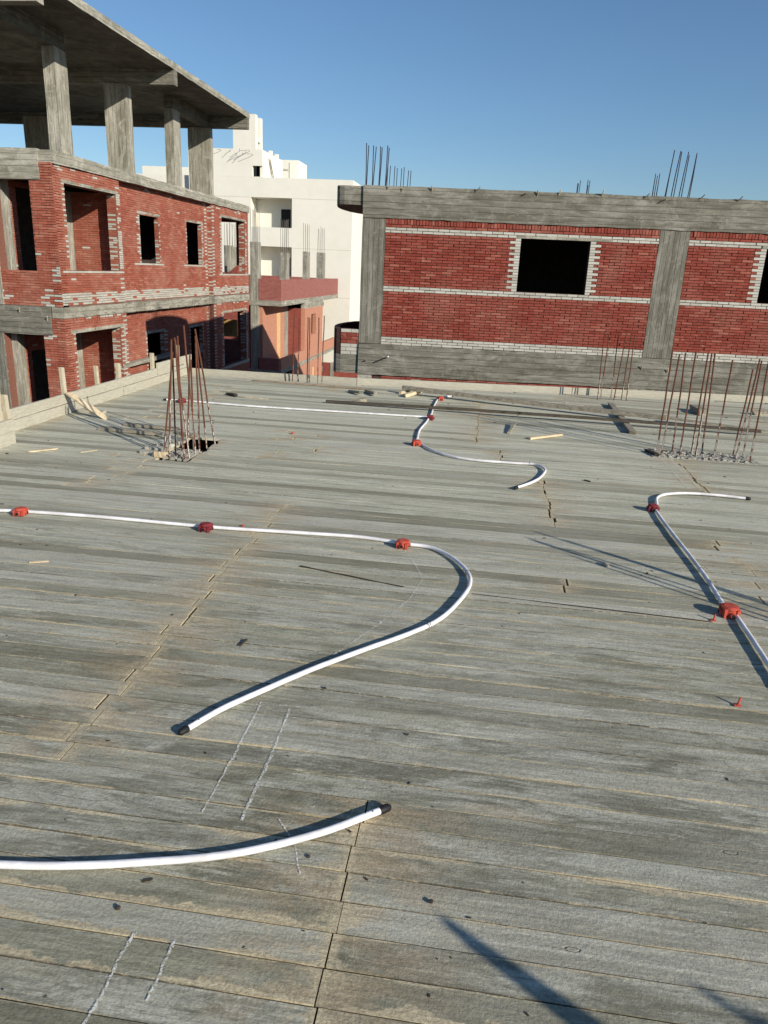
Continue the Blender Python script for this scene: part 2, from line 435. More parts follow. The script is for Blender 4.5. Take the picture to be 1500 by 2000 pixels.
def wall(F, u0, u1, z0, z1, th, holes, mb=None):
    """solid wall, outer face at n=0, inner face at n=-th, with rectangular openings"""
    mb = mb or MB()
    us = sorted({u0, u1, *[min(max(h[k], u0), u1) for h in holes for k in (0, 1)]})
    zs = sorted({z0, z1, *[min(max(h[k], z0), z1) for h in holes for k in (2, 3)]})
    solid = lambda i, j: 0 <= i < len(us) - 1 and 0 <= j < len(zs) - 1 and not any(
        h[0] - 1e-6 <= us[i] and us[i + 1] <= h[1] + 1e-6 and h[2] - 1e-6 <= zs[j] and zs[j + 1] <= h[3] + 1e-6 for h in holes)
    for i in range(len(us) - 1):
        for j in range(len(zs) - 1):
            if not solid(i, j): continue
            a, b, c0, d = us[i], us[i + 1], zs[j], zs[j + 1]
            mb.quad(F(a, 0, c0), F(b, 0, c0), F(b, 0, d), F(a, 0, d))
            mb.quad(F(b, -th, c0), F(a, -th, c0), F(a, -th, d), F(b, -th, d))
            if not solid(i - 1, j): mb.quad(F(a, -th, c0), F(a, 0, c0), F(a, 0, d), F(a, -th, d))
            if not solid(i + 1, j): mb.quad(F(b, 0, c0), F(b, -th, c0), F(b, -th, d), F(b, 0, d))
            if not solid(i, j - 1): mb.quad(F(a, -th, c0), F(b, -th, c0), F(b, 0, c0), F(a, 0, c0))
            if not solid(i, j + 1): mb.quad(F(a, 0, d), F(b, 0, d), F(b, -th, d), F(a, -th, d))
    return mb

BL, BH, JN = 0.215, 0.054, 0.009
def bricks(F, u0, u1, z0, z1, holes, grey, store, proud=0.010, vert_rows=(), shift=0.0):
    """running-bond bricks as little blocks; grey(u, z, row) says which are grey"""
    rows = int(round((z1 - z0) / BH))
    for r in range(rows):
        if any(r == k + 1 for k in vert_rows): continue
        za = z0 + r * BH
        hgt = BH * (2 if r in vert_rows else 1)
        L = 0.062 if r in vert_rows else BL
        u = u0 - (L * 0.5 if r % 2 else 0.0) + shift
        while u < u1:
            a, b = max(u, u0), min(u + L, u1)
            u += L
            segs = [(a, b)]
            for h in holes:
                if za + hgt * 0.5 > h[2] and za + hgt * 0.5 < h[3]:
                    out = []
                    for (p, q) in segs:
                        if q <= h[0] or p >= h[1]: out.append((p, q))
                        else:
                            if p < h[0]: out.append((p, h[0]))
                            if q > h[1]: out.append((h[1], q))
                    segs = out
            for (p, q) in segs:
                if q - p < 0.03: continue
                j = JN * 0.5
                pr = proud * ru(0.5, 1.4) + (0.006 if rnd() < 0.06 else 0)
                g = grey((p + q) / 2, za + BH / 2, r)
                store.append((F, p + j * ru(.6, 1.6), q - j * ru(.6, 1.6), za + j * ru(.8, 1.6), za + hgt - j * ru(.8, 1.6), pr, g))
def brick_mb(mb, e):
    F, p, q, za, zb, pr, g = e
    i = len(mb.v)
    t1, t2 = ru(-.0025, .0025), ru(-.0025, .0025)
    mb.v += [F(p, -0.004, za), F(q, -0.004, za), F(q, -0.004, zb), F(p, -0.004, zb), F(p, pr + t1, za), F(q, pr + t2, za), F(q, pr + t2, zb), F(p, pr + t1, zb)]
    mb.f += [(i + 4, i + 5, i + 6, i + 7), (i, i + 1, i + 5, i + 4), (i + 1, i + 2, i + 6, i + 5), (i + 2, i + 3, i + 7, i + 6), (i + 3, i, i + 4, i + 7)]
CAMP = Vector((0, 0, 1.7))
def unit_brick(name, mat):
    mb = MB(); mb.hexa([(0, 1, 0), (1, 1, 0), (1, 0, 0), (0, 0, 0), (0, 1, 1), (1, 1, 1), (1, 0, 1), (0, 0, 1)])
    return mb.mesh(name, mat)
def lay(store, parent, mats, want, name_red='brick', name_grey='grey_brick'):
    """the bricks that show largest become parts, the rest one joined part of each colour"""
    for isg, nm, mt, lim in ((False, name_red, mats[0], want[0]), (True, name_grey, mats[1], want[1])):
        L = [e for e in store if bool(e[6]) == isg]
        def score(e):
            w = Vector(e[0]((e[1] + e[2]) / 2, e[5], (e[3] + e[4]) / 2)) - CAMP
            d = Vector(e[0](1, 0, 0)) - Vector(e[0](0, 0, 0))
            nn = Vector(e[0](0, 1, 0)) - Vector(e[0](0, 0, 0))
            front = -w.normalized().dot(nn)
            x = w.dot(r2) / max(w.dot(fw), .1)
            y = w.dot(u2) / max(w.dot(fw), .1)
            if abs(x) > 0.507 or abs(y) > 0.68 or front <= 0 or w.dot(fw) < 0: return 1e9
            return w.length / max(front, .05) * (BL / (e[2] - e[1])) ** 0.5
        L.sort(key=score)
        me = [unit_brick(nm, mt) for _ in range(1)][0]
        for e in L[:lim]:
            if score(e) > 1e8: break
            F, p, q, za, zb, pr, g = e
            o3 = Vector(F(p, -0.004, za)); dx = Vector(F(q, -0.004, za)) - o3
            inst(nm, me, parent, o3, (0, 0, math.atan2(dx.y, dx.x)), (dx.length, -(pr + 0.004), zb - za)) if F_right(F) else inst(nm, me, parent, o3, (0, 0, math.atan2(dx.y, dx.x)), (dx.length, pr + 0.004, zb - za))
        mb = MB()
        for e in L[lim:]: brick_mb(mb, e)
        if mb.v: mb.build(nm + 'work', mt, parent, kind='stuff')
def F_right(F):
    o3 = Vector(F(0, 0, 0)); d = Vector(F(1, 0, 0)) - o3; n = Vector(F(0, 1, 0)) - o3
    return d.x * n.y - d.y * n.x < 0

def rough_edges(o, amt=0.008, cuts=0.25):
    """break up the long edges of cast concrete"""
    bm = bmesh.new(); bm.from_mesh(o.data)
    bmesh.ops.remove_doubles(bm, verts=bm.verts, dist=1e-5)
    for _ in range(7):
        es = [e for e in bm.edges if e.calc_length() > cuts * 2]
        if not es: break
        bmesh.ops.subdivide_edges(bm, edges=es, cuts=1, use_grid_fill=True)
        if len(bm.verts) > 6000: break
    for v in bm.verts:
        v.co += Vector((ru(-1, 1), ru(-1, 1), ru(-1, 1))) * amt
    bm.to_mesh(o.data); bm.free(); return o

# ------------------------------------------------------------------ ground
g = MB().quad((-2000, -2000, -6.6), (2000, -2000, -6.6), (2000, 3000, -6.6), (-2000, 3000, -6.6)).build('ground', M['sand'])
tag(g, kind='structure')

# ------------------------------------------------------------------ deck: the plank floor
XL, XR = -4.64, 9.0
floor = empty('floor', kind='structure')
PW = 0.1075
HOLE = (-2.86, -2.56, 6.24, 7.04)
def plank_mesh(i):
    me = MB(); n = 10
    e0 = [ru(-.0022, .0022) for _ in range(n + 1)]; e1 = [ru(-.0022, .0022) for _ in range(n + 1)]
    zz = [ru(-.0005, .0005) for _ in range(n + 1)]
    tw = ru(-.0008, .0008)
    top0 = []; top1 = []; bot0 = []; bot1 = []
    for k in range(n + 1):
        x = k / n
        me.v += [(x, 0.0026 + e0[k], zz[k] - tw), (x, 1 * PW - 0.0026 + e1[k], zz[k] + tw), (x, 0.0022 + e0[k], -0.022), (x, PW - 0.0022 + e1[k], -0.022)]
    for k in range(n):
        a, b = k * 4, k * 4 + 4
        me.f += [(a, b, b + 1, a + 1), (a + 2, b + 2, b, a), (a + 1, b + 1, b + 3, a + 3)]
    me.f += [(0, 1, 3, 2), (n * 4 + 1, n * 4, n * 4 + 2, n * 4 + 3)]
    return me
PM = [plank_mesh(i) for i in range(12)]
def add_uv(me):
    uvl = me.uv_layers.new(name='UVMap')
    return uvl
def finish_plank(mb, name, uvs):
    me = bpy.data.meshes.new(name); me.from_pydata(mb.v, [], mb.f); me.materials.append(M['plank'])
    uvl = me.uv_layers.new(name='UVMap')
    for l in me.loops: uvl.data[l.index].uv = uvs[l.vertex_index]
    me.update(); return me
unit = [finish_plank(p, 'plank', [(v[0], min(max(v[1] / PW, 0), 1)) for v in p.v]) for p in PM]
def seams(y):
    if y < 2.12: base, st = -0.27, 3.9
    elif y < 5.22: base, st = -1.39, 3.3 if y < 4.65 else 3.3
    elif y < 6.45: base, st = 0.61, 3.6
    elif y < 7.15: base, st = 2.02, 3.8
    elif y < 7.75: base, st = 2.02, 3.8
    elif y < 10.55: base, st = 0.0, 3.7
    else: base, st = -2.2, 3.5
    xs = [base + k * st + (ru(-.25, .25) if k else 0) for k in range(-4, 5)]
    if 3.95 < y < 4.2: xs += [0.57]
    if 7.15 < y < 7.6: xs += [0.25]
    return sorted(x + ru(-.035, .035) if 2.12 < y < 5.22 else x + ru(-.012, .012) for x in xs)
pl = []
y = -3.2; row = 0
while y < 12.7:
    xs = [x for x in seams(y + PW / 2)]
    x0 = XL if y < 11.30 else -1.9 + (y - 11.30) / 0.138
    cutp = [x0] + [x for x in xs if x0 + .3 < x < XR] + [XR]
    for a, b in zip(cutp[:-1], cutp[1:]):
        segs = [(a, b)]
        if y + PW > HOLE[2] and y < HOLE[3]:
            segs = []
            if a < HOLE[0] - .05: segs.append((a, min(b, HOLE[0] + ru(-.03, .02))))
            if b > HOLE[1] + .05: segs.append((max(a, HOLE[1] + ru(-.01, .02)), b))
        for p, q in segs:
            gp = .014 if (rnd() < .5 and 2.1 < y < 8) else .0035
            if q - p > .08: pl.append((p + ru(.001, gp), q - ru(.001, gp), y))
    y += PW; row += 1
def vis(p):
    ok = 0
    for fx in (0, .25, .5, .75, 1):
        w = Vector((p[0] + (p[1] - p[0]) * fx, p[2], 0)) - CAMP
        d = w.dot(fw)
        if d > .2 and abs(w.dot(r2) / d) < .53 and abs(w.dot(u2) / d) < .71: ok = 1
    return ok
pl.sort(key=lambda p: (0 if vis(p) else 1, p[2]))
rest = MB(); ruv = []
for i, (a, b, y) in enumerate(pl):
    k = random.randrange(12); dz = ru(-.0030, -.0009)
    flip = rnd() < .5
    if i < 300 and vis((a, b, y)):
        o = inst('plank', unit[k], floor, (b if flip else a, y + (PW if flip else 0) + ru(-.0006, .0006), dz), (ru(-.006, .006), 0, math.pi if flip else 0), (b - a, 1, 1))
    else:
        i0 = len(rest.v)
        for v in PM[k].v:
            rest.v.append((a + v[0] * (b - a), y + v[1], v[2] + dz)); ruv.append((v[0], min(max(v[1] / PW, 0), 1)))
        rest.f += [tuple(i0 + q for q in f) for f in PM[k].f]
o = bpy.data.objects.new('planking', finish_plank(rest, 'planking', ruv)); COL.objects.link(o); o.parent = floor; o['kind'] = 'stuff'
# joists and the storey below the formwork
mb = MB()
for k in range(22):
    x = XL + .15 + k * .62
    if HOLE[0] - .08 < x < HOLE[1] + .02: x = HOLE[1] + .06
    mb.box(x, x + .08, -3.2, 11.28, -.115, -.0235)
mb.build('joist', M['wood_old'], floor, kind='stuff')
mb = MB(); mb.box(XL - .02, XR, -3.3, 11.2, -6.59, -6.45)
mb.box(XL - .02, XL + .2, -3.3, 11.2, -6.45, -.4); mb.box(XR - .2, XR, -3.3, 11.2, -6.45, -.4)
mb.box(XL + .2, XR - .2, -3.3, -3.1, -6.45, -.4); mb.box(XL + .2, XR - .2, 11.0, 11.2, -6.45, -.4)
mb.build('lower_wall', M['conc_h'], floor)
# column top seen down in the formwork hole, its splintered edge boards
mb = MB(); mb.box(HOLE[0] + .0, HOLE[1] - .0, HOLE[2] + .05, 6.62, -.5, -.045)
o = mb.build('column_head', M['rough'], floor); rough_edges(o, .014, .05)

# ------------------------------------------------------------------ chalk marks
def chalk(pts, w, label, dens=1.0):
    """one unbroken, ragged ribbon of dust"""
    mb = MB(); P = []
    for (x0, y0), (x1, y1) in zip(pts[:-1], pts[1:]):
        L = math.hypot(x1 - x0, y1 - y0); n = max(3, int(L / 0.006))
        for k in range(n):
            t = k / n; P.append((x0 + (x1 - x0) * t, y0 + (y1 - y0) * t, (x1 - x0) / L, (y1 - y0) / L))
    sl = 0.0; wd = 1.0
    for k, (x, y, dx, dy) in enumerate(P):
        sl = sl * .93 + ru(-.0012, .0012)
        wd = max(0, min(1.5, wd + ru(-.45, .45)))
        g = .08 if rnd() > dens * .82 else 1.0
        h = max(.0012, w * .62 * (.6 + wd * .4) * g)
        mb.v += [(x - dy * (sl + h * ru(.6, 1.2)), y + dx * (sl + h * ru(.6, 1.2)), .0013), (x - dy * (sl - h * ru(.6, 1.2)), y + dx * (sl - h * ru(.6, 1.2)), .0013)]
        if k: i_ = len(mb.v) - 4; mb.f.append((i_, i_ + 1, i_ + 3, i_ + 2))
    o = mb.build('chalk_line', M['chalk'])
    tag(o, label, 'chalk line', 'chalk lines drawn on the planks')
chalk([(-.785, 2.571), (-.778, 2.196), (-.783, 1.898)], .007, 'left one of the long chalk line pair below the end of the middle conduit', 1.2)
chalk([(-.659, 2.54), (-.644, 2.163), (-.648, 1.887)], .009, 'right one of the long chalk line pair below the end of the middle conduit', 1.2)
chalk([(-.789, 1.439), (-.793, 1.36), (-.788, 1.247), (-.8, 1.12)], .009, 'smudged left chalk line at the lower left below the nearest conduit', 1.2)
chalk([(-.677, 1.435), (-.673, 1.337), (-.678, 1.252)], .006, 'thin straight chalk line at the lower left, right of the smudged one', 1.2)
chalk([(-.40, 4.44), (-.30, 4.2), (-.245, 4.0), (-.291, 3.707), (-.412, 3.365), (-.576, 3.008)], .009, 'faint curved chalk line inside the bend of the middle conduit', .45)
chalk([(1.874, 7.716), (1.871, 6.559)], .012, 'left chalk line running from the right starter bars to the white conduit end', .6)
chalk([(1.96, 7.751), (1.975, 6.438)], .012, 'right chalk line running from the right starter bars to the white conduit end', .6)
chalk([(1.415, 5.898), (1.736, 6.087), (2.157, 6.433)], .012, 'faint slanting chalk line beside the crimson box at right', .45)
chalk([(-.90, 2.545), (-.841, 2.54), (-.55, 2.574)], .005, 'short chalk line across the top of the long chalk pair', .8)
chalk([(-.53, 1.921), (-.454, 1.821), (-.402, 1.706)], .005, 'short slanting chalk stroke crossing under the nearest conduit', .5)
chalk([(-1.73, 4.36), (-1.735, 4.2)], .006, 'very short chalk stroke just below the crimson box on the left conduit', .8)

# ------------------------------------------------------------------ conduits and junction boxes
def smooth_path(pts, n=6):
    P = [Vector(p) for p in pts]; out = []
    P = [P[0] * 2 - P[1]] + P + [P[-1] * 2 - P[-2]]
    for i in range(1, len(P) - 2):
        for k in range(n):
            t = k / n
            a, b, c_, d = P[i - 1], P[i], P[i + 1], P[i + 2]
            out.append(0.5 * ((2 * b) + (c_ - a) * t + (2 * a - 5 * b + 4 * c_ - d) * t * t + (3 * b - a - 3 * c_ + d) * t ** 3))
    out.append(P[-2])
    return out
PR = 0.0118
def conduit(pts, label, caps=(0, 1), ties=(), lift=.003):
    root = empty('conduit', label, 'conduit', 'white conduits laid over the planks')
    sides = (0,)
    N_ = len(pts) - 1
    pts = [(x, y, PR + .0012 + lift * max(0, math.sin(math.pi * (i + .3) / (N_ + .6)))) for i, (x, y) in enumerate(pts)]
    path = smooth_path(pts)
    for sgn in sides:
        q = []
        for k, p in enumerate(path):
            d = (path[min(k + 1, len(path) - 1)] - path[max(k - 1, 0)]); d.z = 0; d.normalize()
            nrm = Vector((-d.y, d.x, 0))
            q.append(p + nrm * (.0016 * math.sin(k * .37) + ru(-.0004, .0004)))
        MB().tube(q, PR, 12).build('pipe', M['pvc'], root, True)
    for e in caps:
        a, b = (path[0], path[1]) if e == 0 else (path[-1], path[-2])
        d = (a - b).normalized()
        mb = MB().tube([a - d * .022, a - d * .01, a + d * .012, a + d * .02], [.0138, .0148, .0135, .008], 10)
        o = mb.build('tape_plug', M['tape'], root, True)
        nr = Vector((-d.y, d.x, 0))
        for j, s_ in enumerate((.05, .075)):
            if e == 1 and len(path) > 10:
                pp = a - d * s_ + Vector((0, 0, PR * .93)) + nr * PR * (.2 if j else -.25)
                MB().tube([pp, pp + Vector((0, 0, .0022))], .0024, 6).build('screw_hole', M['tape'], root)
    for k in ties:
        i = int(k * (len(path) - 1)); p = path[i]
        d = (path[i + 1] - path[i - 1]).normalized(); nr = Vector((-d.y, d.x, 0))
        ring = [p + nr * math.cos(w) * .0146 + Vector((0, 0, 1)) * math.sin(w) * .0146 for w in [q * math.pi / 6 for q in range(13)]]
        ring += [p + nr * .02 + Vector((0, 0, .024)), p + nr * .038 + d * .012 + Vector((0, 0, .014))]
        MB().tube(ring, .0013, 5).build('tie_wire', M['wire'], root)
    return root
conduit([(-4.535, 4.333), (-3.935, 4.399), (-3.397, 4.429), (-3.091, 4.485), (-2.479, 4.515), (-1.748, 4.511), (-1.199, 4.545), (-0.722, 4.576), (-0.456, 4.537)],
        'straight white conduit run linking three red boxes at the left', caps=())
conduit([(-0.406, 4.522), (-0.241, 4.496), (-0.100, 4.365), (0.002, 4.160), (0.030, 3.958), (-0.013, 3.728), (-0.108, 3.468), (-0.246, 3.269), (-0.460, 3.033), (-0.651, 2.818), (-0.846, 2.559), (-0.931, 2.436), (-1.007, 2.298)],
        'large white conduit bend curling back to a black taped end in the middle', caps=(1,), ties=(.27, .55), lift=.006)
conduit([(-3.606, 1.503), (-2.605, 1.493), (-1.914, 1.512), (-1.488, 1.549), (-1.267, 1.575), (-1.094, 1.605), (-0.910, 1.646), (-0.699, 1.709), (-0.533, 1.784), (-0.363, 1.885), (-0.198, 2.020)],
        'nearest thick white conduit with black plug and two holes, lower left', caps=(1,), lift=.000)
conduit([(1.469, 5.918), (1.514, 6.126), (1.612, 6.259), (1.805, 6.342), (2.055, 6.362), (2.298, 6.338)],
        'short white conduit hooking right from the crimson box to a black end', caps=(1,), lift=.005)
conduit([(1.428, 5.855), (1.423, 5.560), (1.430, 5.280), (1.439, 4.835), (1.445, 4.378), (1.438, 4.029)],
        'white conduit raised between the crimson and orange boxes at right', caps=(), ties=(.75,), lift=.005)
conduit([(1.463, 3.917), (1.457, 3.626), (1.450, 3.327), (1.432, 2.856), (1.423, 2.338)],
        'white conduit leaving the orange box towards the right edge', caps=(), lift=.004)
conduit([(-0.406, 10.808), (-0.478, 10.718), (-0.541, 10.628)], 'stub of white conduit beyond the farthest orange box', caps=(0,))
conduit([(-0.578, 10.544), (-0.594, 10.302), (-0.599, 9.834), (-0.590, 9.180)], 'short white conduit between the two farthest boxes', caps=())
conduit([(-0.597, 9.058), (-0.612, 8.670), (-0.642, 8.192), (-0.627, 7.701)], 'white conduit sagging from the far crimson box to the orange box', caps=())
conduit([(-0.590, 7.545), (-0.395, 7.204), (-0.089, 6.990), (0.350, 6.968), (0.568, 6.975), (0.649, 6.805), (0.587, 6.513), (0.484, 6.287), (0.358, 6.099)],
        'white conduit hooking back from the orange box to a black end, right of centre', caps=(1,), ties=(.47,))
conduit([(-3.976, 8.984), (-3.794, 9.004), (-2.760, 8.939), (-1.475, 8.985), (-0.627, 9.032)],
        'long thin straight white conduit across the far part of the planks', caps=(0,))
def jbox(x, y, rot, mt, label, r=.037, h=.050, ports=4):
    root = empty('junction_box', label, 'junction box', 'red electrical junction boxes on the conduits', loc=(x, y, 0))
    root.rotation_euler = (0, 0, rot)
    n = 8; mb = MB()
    def ring(rr, z): return [(rr * math.cos(math.pi / 8 + k * math.pi / 4), rr * math.sin(math.pi / 8 + k * math.pi / 4)) for k in range(n)]
    mb.prism(ring(r, 0), 0.004, h - .012)
    o = mb.build('body', mt, root); bevel(o, .004, 2)
    mb = MB().prism([(math.cos(k * math.pi / 10) * r * 1.05, math.sin(k * math.pi / 10) * r * 1.05) for k in range(20)], h - .012, h)
    o = mb.build('rim', mt, root); bevel(o, .002, 1)
    mb = MB().prism([(math.cos(k * math.pi / 10) * r * .8, math.sin(k * math.pi / 10) * r * .8) for k in range(20)], h, h + .003)
    mb.build('lid', mt, root)
    for k in range(ports):
        a = k * 2 * math.pi / ports + (0 if ports == 4 else .3)
        d = Vector((math.cos(a), math.sin(a), 0))
        i0 = d * (r * .9) + Vector((0, 0, .022)); i1 = d * (r * 1.30) + Vector((0, 0, .022))
        MB().tube([i0, i1], [.0145, .0135], 12).build('socket', mt, root, True)
        MB().tube([i1 - d * .004, i1 + d * .0008], [.0105, .0105], 10).build('socket_hole', M['tape'], root)
    for k in range(4):
        a = math.pi / 4 + k * math.pi / 2
        mb = MB(); w = Vector((math.cos(a), math.sin(a), 0)) * (r * 1.08)
        mb.box(w.x - .008, w.x + .008, w.y - .008, w.y + .008, .002, h - .006)
        mb.build('lug', mt, root)
jbox(-3.045, 4.456, .06, M['box1'], 'orange red round junction box nearest the left edge')
jbox(-1.736, 4.475, -.05, M['box2'], 'crimson junction box in the middle of the left conduit run')
jbox(-.417, 4.49, -.1, M['box1'], 'orange red junction box where the middle conduit starts to bend')
jbox(1.412, 5.79, 1.5, M['box2'], 'crimson junction box at the elbow of the right conduit')
jbox(1.433, 3.895, .1, M['box1'], 'largest looking orange red junction box on the right conduit', r=.044, h=.058)
jbox(-.554, 10.42, .5, M['box1'], 'farthest orange red junction box, near the long timbers', r=.040, h=.055)
jbox(-.582, 8.93, 0, M['box2'], 'far crimson junction box where two thin conduits meet', r=.040, h=.055)
jbox(-.613, 7.481, .3, M['box1'], 'orange red junction box at the bottom of the far sagging conduit', r=.040, h=.055)
jbox(-3.72, 8.918, 0, M['box2'], 'small crimson junction box seen behind the left starter bars', r=.040, h=.055)

# ------------------------------------------------------------------ starter bars
def bars(name, label, bases, tops, group='rusty starter bars rising from the columns', r=.0082, mt=None, ties=()):
    cx = sum(b[0] for b in bases) / len(bases); cy = sum(b[1] for b in bases) / len(bases)
    root = empty('starter_bars', label, 'starter bars', group, loc=(cx, cy, 0))
    for b, t in zip(bases, tops):
        P = []
        for k in range(7):
            f = k / 6
            P.append((b[0] + (t[0] - b[0]) * f - cx + ru(-.003, .003), b[1] + (t[1] - b[1]) * f - cy + ru(-.003, .003), b[2] + (t[2] - b[2]) * f))
        MB().tube(P, r, 7).build('bar', mt or M['rod'], root, True)
    for a, b in ties:
        a = Vector(a) - Vector((cx, cy, 0)); b = Vector(b) - Vector((cx, cy, 0))
        MB().tube([a, (a + b) / 2 + Vector((0, 0, -.01)), b], .003, 5).build('tie_wire', M['wire'], root)
    return root
lb = [(-2.83, 6.30), (-2.78, 6.32), (-2.75, 6.39), (-2.76, 6.58), (-2.63, 6.30), (-2.59, 6.32), (-2.78, 6.75), (-2.75, 6.83), (-2.59, 6.48), (-2.59, 6.58), (-2.595, 6.77), (-2.60, 7.0)]
lt = [(-2.74, 6.40, .93), (-2.745, 6.40, 1.04), (-2.76, 6.45, .86), (-2.735, 6.52, 1.06), (-2.72, 6.42, 1.03), (-2.74, 6.45, 1.05), (-2.70, 6.70, .88), (-2.70, 6.72, .83), (-2.69, 6.55, 1.15), (-2.60, 6.60, 1.0), (-2.65, 6.72, 1.05), (-2.70, 6.85, 1.10)]
lb = [(x, y, -.30) for x, y in lb]
lb = [(b[0] - (t[0] - b[0]) * .28, b[1] - (t[1] - b[1]) * .28, -.30) for b, t in zip(lb, lt)]
bars('L', 'rusty starter bars leaning together out of the hole at left', lb, lt, ties=[((-2.63, 6.5, .28), (-2.50, 6.75, .27)), ((-2.77, 6.42, .80), (-2.70, 6.55, .81))])
rb = [(1.887, 7.952), (1.895, 7.791), (2.061, 8.033), (2.093, 7.855), (2.259, 8.05), (2.247, 7.837), (2.385, 8.116), (2.461, 7.952), (2.686, 8.071), (2.661, 7.902), (2.787, 8.08), (2.772, 7.804)]
rtp = [(1.88, 7.95, 1.07), (1.91, 7.79, 1.04), (2.03, 8.03, 1.04), (2.08, 7.86, 1.07), (2.25, 8.05, 1.05), (2.23, 7.84, 1.06), (2.34, 8.12, 1.04), (2.47, 7.95, 1.0), (2.72, 8.07, .91), (2.71, 7.90, 1.03), (2.79, 8.08, 1.0), (2.76, 7.80, 1.02)]
bars('R', 'upright rusty starter bars in a long rectangle at right', [(x, y, -.03) for x, y in rb], rtp)
bars('M', 'thin starter bars at the far edge in front of the salmon house', [(-2.91, 11.30, -.03), (-2.82, 11.28, -.03), (-2.67, 11.28, -.03), (-2.64, 11.25, -.03), (-2.51, 11.29, -.03), (-2.43, 11.23, -.03)],
     [(-2.86, 11.2, 1.0), (-2.78, 11.2, .97), (-2.65, 11.2, .99), (-2.62, 11.2, .98), (-2.48, 11.2, .99), (-2.40, 11.2, 1.02)], r=.0078)
bars('N', 'starter bars at the far edge in front of the brick wall, right', [(1.75, 11.50, -.03), (1.78, 11.44, -.03), (1.95, 11.55, -.03), (1.98, 11.48, -.03), (2.11, 11.58, -.03), (2.17, 11.52, -.03)],
     [(1.72, 11.5, 1.0), (1.78, 11.44, .96), (1.93, 11.55, .97), (2.03, 11.48, 1.0), (2.12, 11.58, 1.0), (2.16, 11.52, .99)], r=.0078)
bars('O', 'starter bars just outside the right edge whose long shadows cross the planks', [(2.72, 3.08, 0), (2.75, 3.10, 0), (2.83, 3.17, 0), (2.60, 3.12, 0), (2.78, 3.28, 0), (2.86, 3.3, 0), (2.92, 3.2, 0)],
     [(2.80, 3.16, 1.22), (2.79, 3.14, 1.19), (2.81, 3.17, 1.10), (2.73, 3.12, 1.05), (2.82, 3.33, 1.2), (2.83, 3.34, 1.1), (2.84, 3.32, 1.0)])
bars('P', 'unseen starter bars added just behind the camera, shaped to throw the dark tapering shadow at the bottom', [(2.16, .30, 0), (2.05, .22, 0), (2.30, .20, 0), (2.12, .06, 0), (2.34, .06, 0), (2.02, .12, 0), (2.22, .12, 0)],
     [(2.19, .05, 1.10), (2.18, .05, 1.09), (2.20, .05, 1.08), (2.19, .04, 1.08), (2.20, .045, 1.10), (2.18, .045, 1.06), (2.19, .05, 1.09)], r=.0105)  # unseen bundle, leaned together so its shadow forms the foreground wedge
bars('Q', 'unseen starter bars added farther behind the camera to throw the two faint parallel shadows', [(3.40, -.44, 0), (3.50, -.40, 0), (3.30, -.40, 0), (3.46, -.50, 0)],
     [(3.36, -.42, 1.36), (3.42, -.40, 1.30), (3.34, -.40, 1.30), (3.41, -.42, 1.33)], r=.011)  # unseen bundle, added only for its shadows on the near planks
# rough cement round the right bars
mb = MB()
for k in range(420):
    x, y = ru(1.84, 2.82), ru(7.77, 8.10); s_ = ru(.006, .026)
    p = []
    for (a, b, c0) in ((-1, -1, 0), (1, -1, 0), (1, 1, 0), (-1, 1, 0), (-1, -1, 1), (1, -1, 1), (1, 1, 1), (-1, 1, 1)):
        p.append((x + a * s_ * ru(.5, 1.1), y + b * s_ * ru(.5, 1.1), c0 * s_ * ru(.4, 1.3) - .001))
    mb.hexa(p)
o = mb.build('cement_crumbs', M['rough']); tag(o, 'rough crumbs of cement round the feet of the right starter bars', 'rubble', None, 'stuff')
mb = MB().box(1.80, 2.86, 7.74, 8.13, -.03, .004)
o = mb.build('column_top', M['rough']); rough_edges(o, .004, .05); tag(o, 'rough cement column top under the right starter bars', 'column')
mb = MB()
for k in range(130):
    x, y = ru(-2.84, -2.60), ru(6.30, 6.66); s_ = ru(.006, .03)
    p = [(x + a * s_ * ru(.5, 1.1), y + b * s_ * ru(.5, 1.1), -.035 + c0 * s_ * ru(.4, 1.3)) for (a, b, c0) in ((-1, -1, 0), (1, -1, 0), (1, 1, 0), (-1, 1, 0), (-1, -1, 1), (1, -1, 1), (1, 1, 1), (-1, 1, 1))]
    mb.hexa(p)
o = mb.build('cement_crumbs', M['rough']); tag(o, 'cement crumbs in the hole at the foot of the left starter bars', 'rubble', None, 'stuff')

# ------------------------------------------------------------------ timbers and scrap
def timber(name, label, a, b, w, h, mt, cat='timber', group=None, taper=1.0, roll=0.0, seg=8, bend=0.0, splinter=0.0):
    """a bent, slightly uneven board from a to b (centre of the underside)"""
    A, B = Vector(a), Vector(b); d = (B - A).normalized(); n = Vector((-d.y, d.x, 0)).normalized(); u_ = n.cross(d) * -1
    if u_.z < 0: u_ = -u_
    mb = MB()
    for k in range(seg + 1):
        f = k / seg; p = A + (B - A) * f + u_ * bend * math.sin(f * math.pi)
        ww = w * (1 + (taper - 1) * f) * .5; hh = h
        cr, sr = math.cos(roll * f), math.sin(roll * f)
        for (x, z) in ((-ww, 0), (ww, 0), (ww, hh), (-ww, hh)):
            z2 = z - hh / 2
            q = p + n * (x * cr - z2 * sr) + u_ * (x * sr + z2 * cr + hh / 2)
            j = .0012 + splinter * (1 if k in (0, seg) else .15)
            mb.v.append(tuple(q + d * ru(-j, j) * 3 + n * ru(-j, j) + u_ * ru(-j, j) * .3))
    for k in range(seg):
        for q in range(4):
            q2 = (q + 1) % 4
            mb.f.append((k * 4 + q, k * 4 + q2, k * 4 + 4 + q2, k * 4 + 4 + q))
    mb.f += [(3, 2, 1, 0), tuple(seg * 4 + q for q in range(4))]
    o = mb.build(name, mt)
    if label: tag(o, label, cat, group)
    return o
G1 = 'scraps of timber left on the planks'
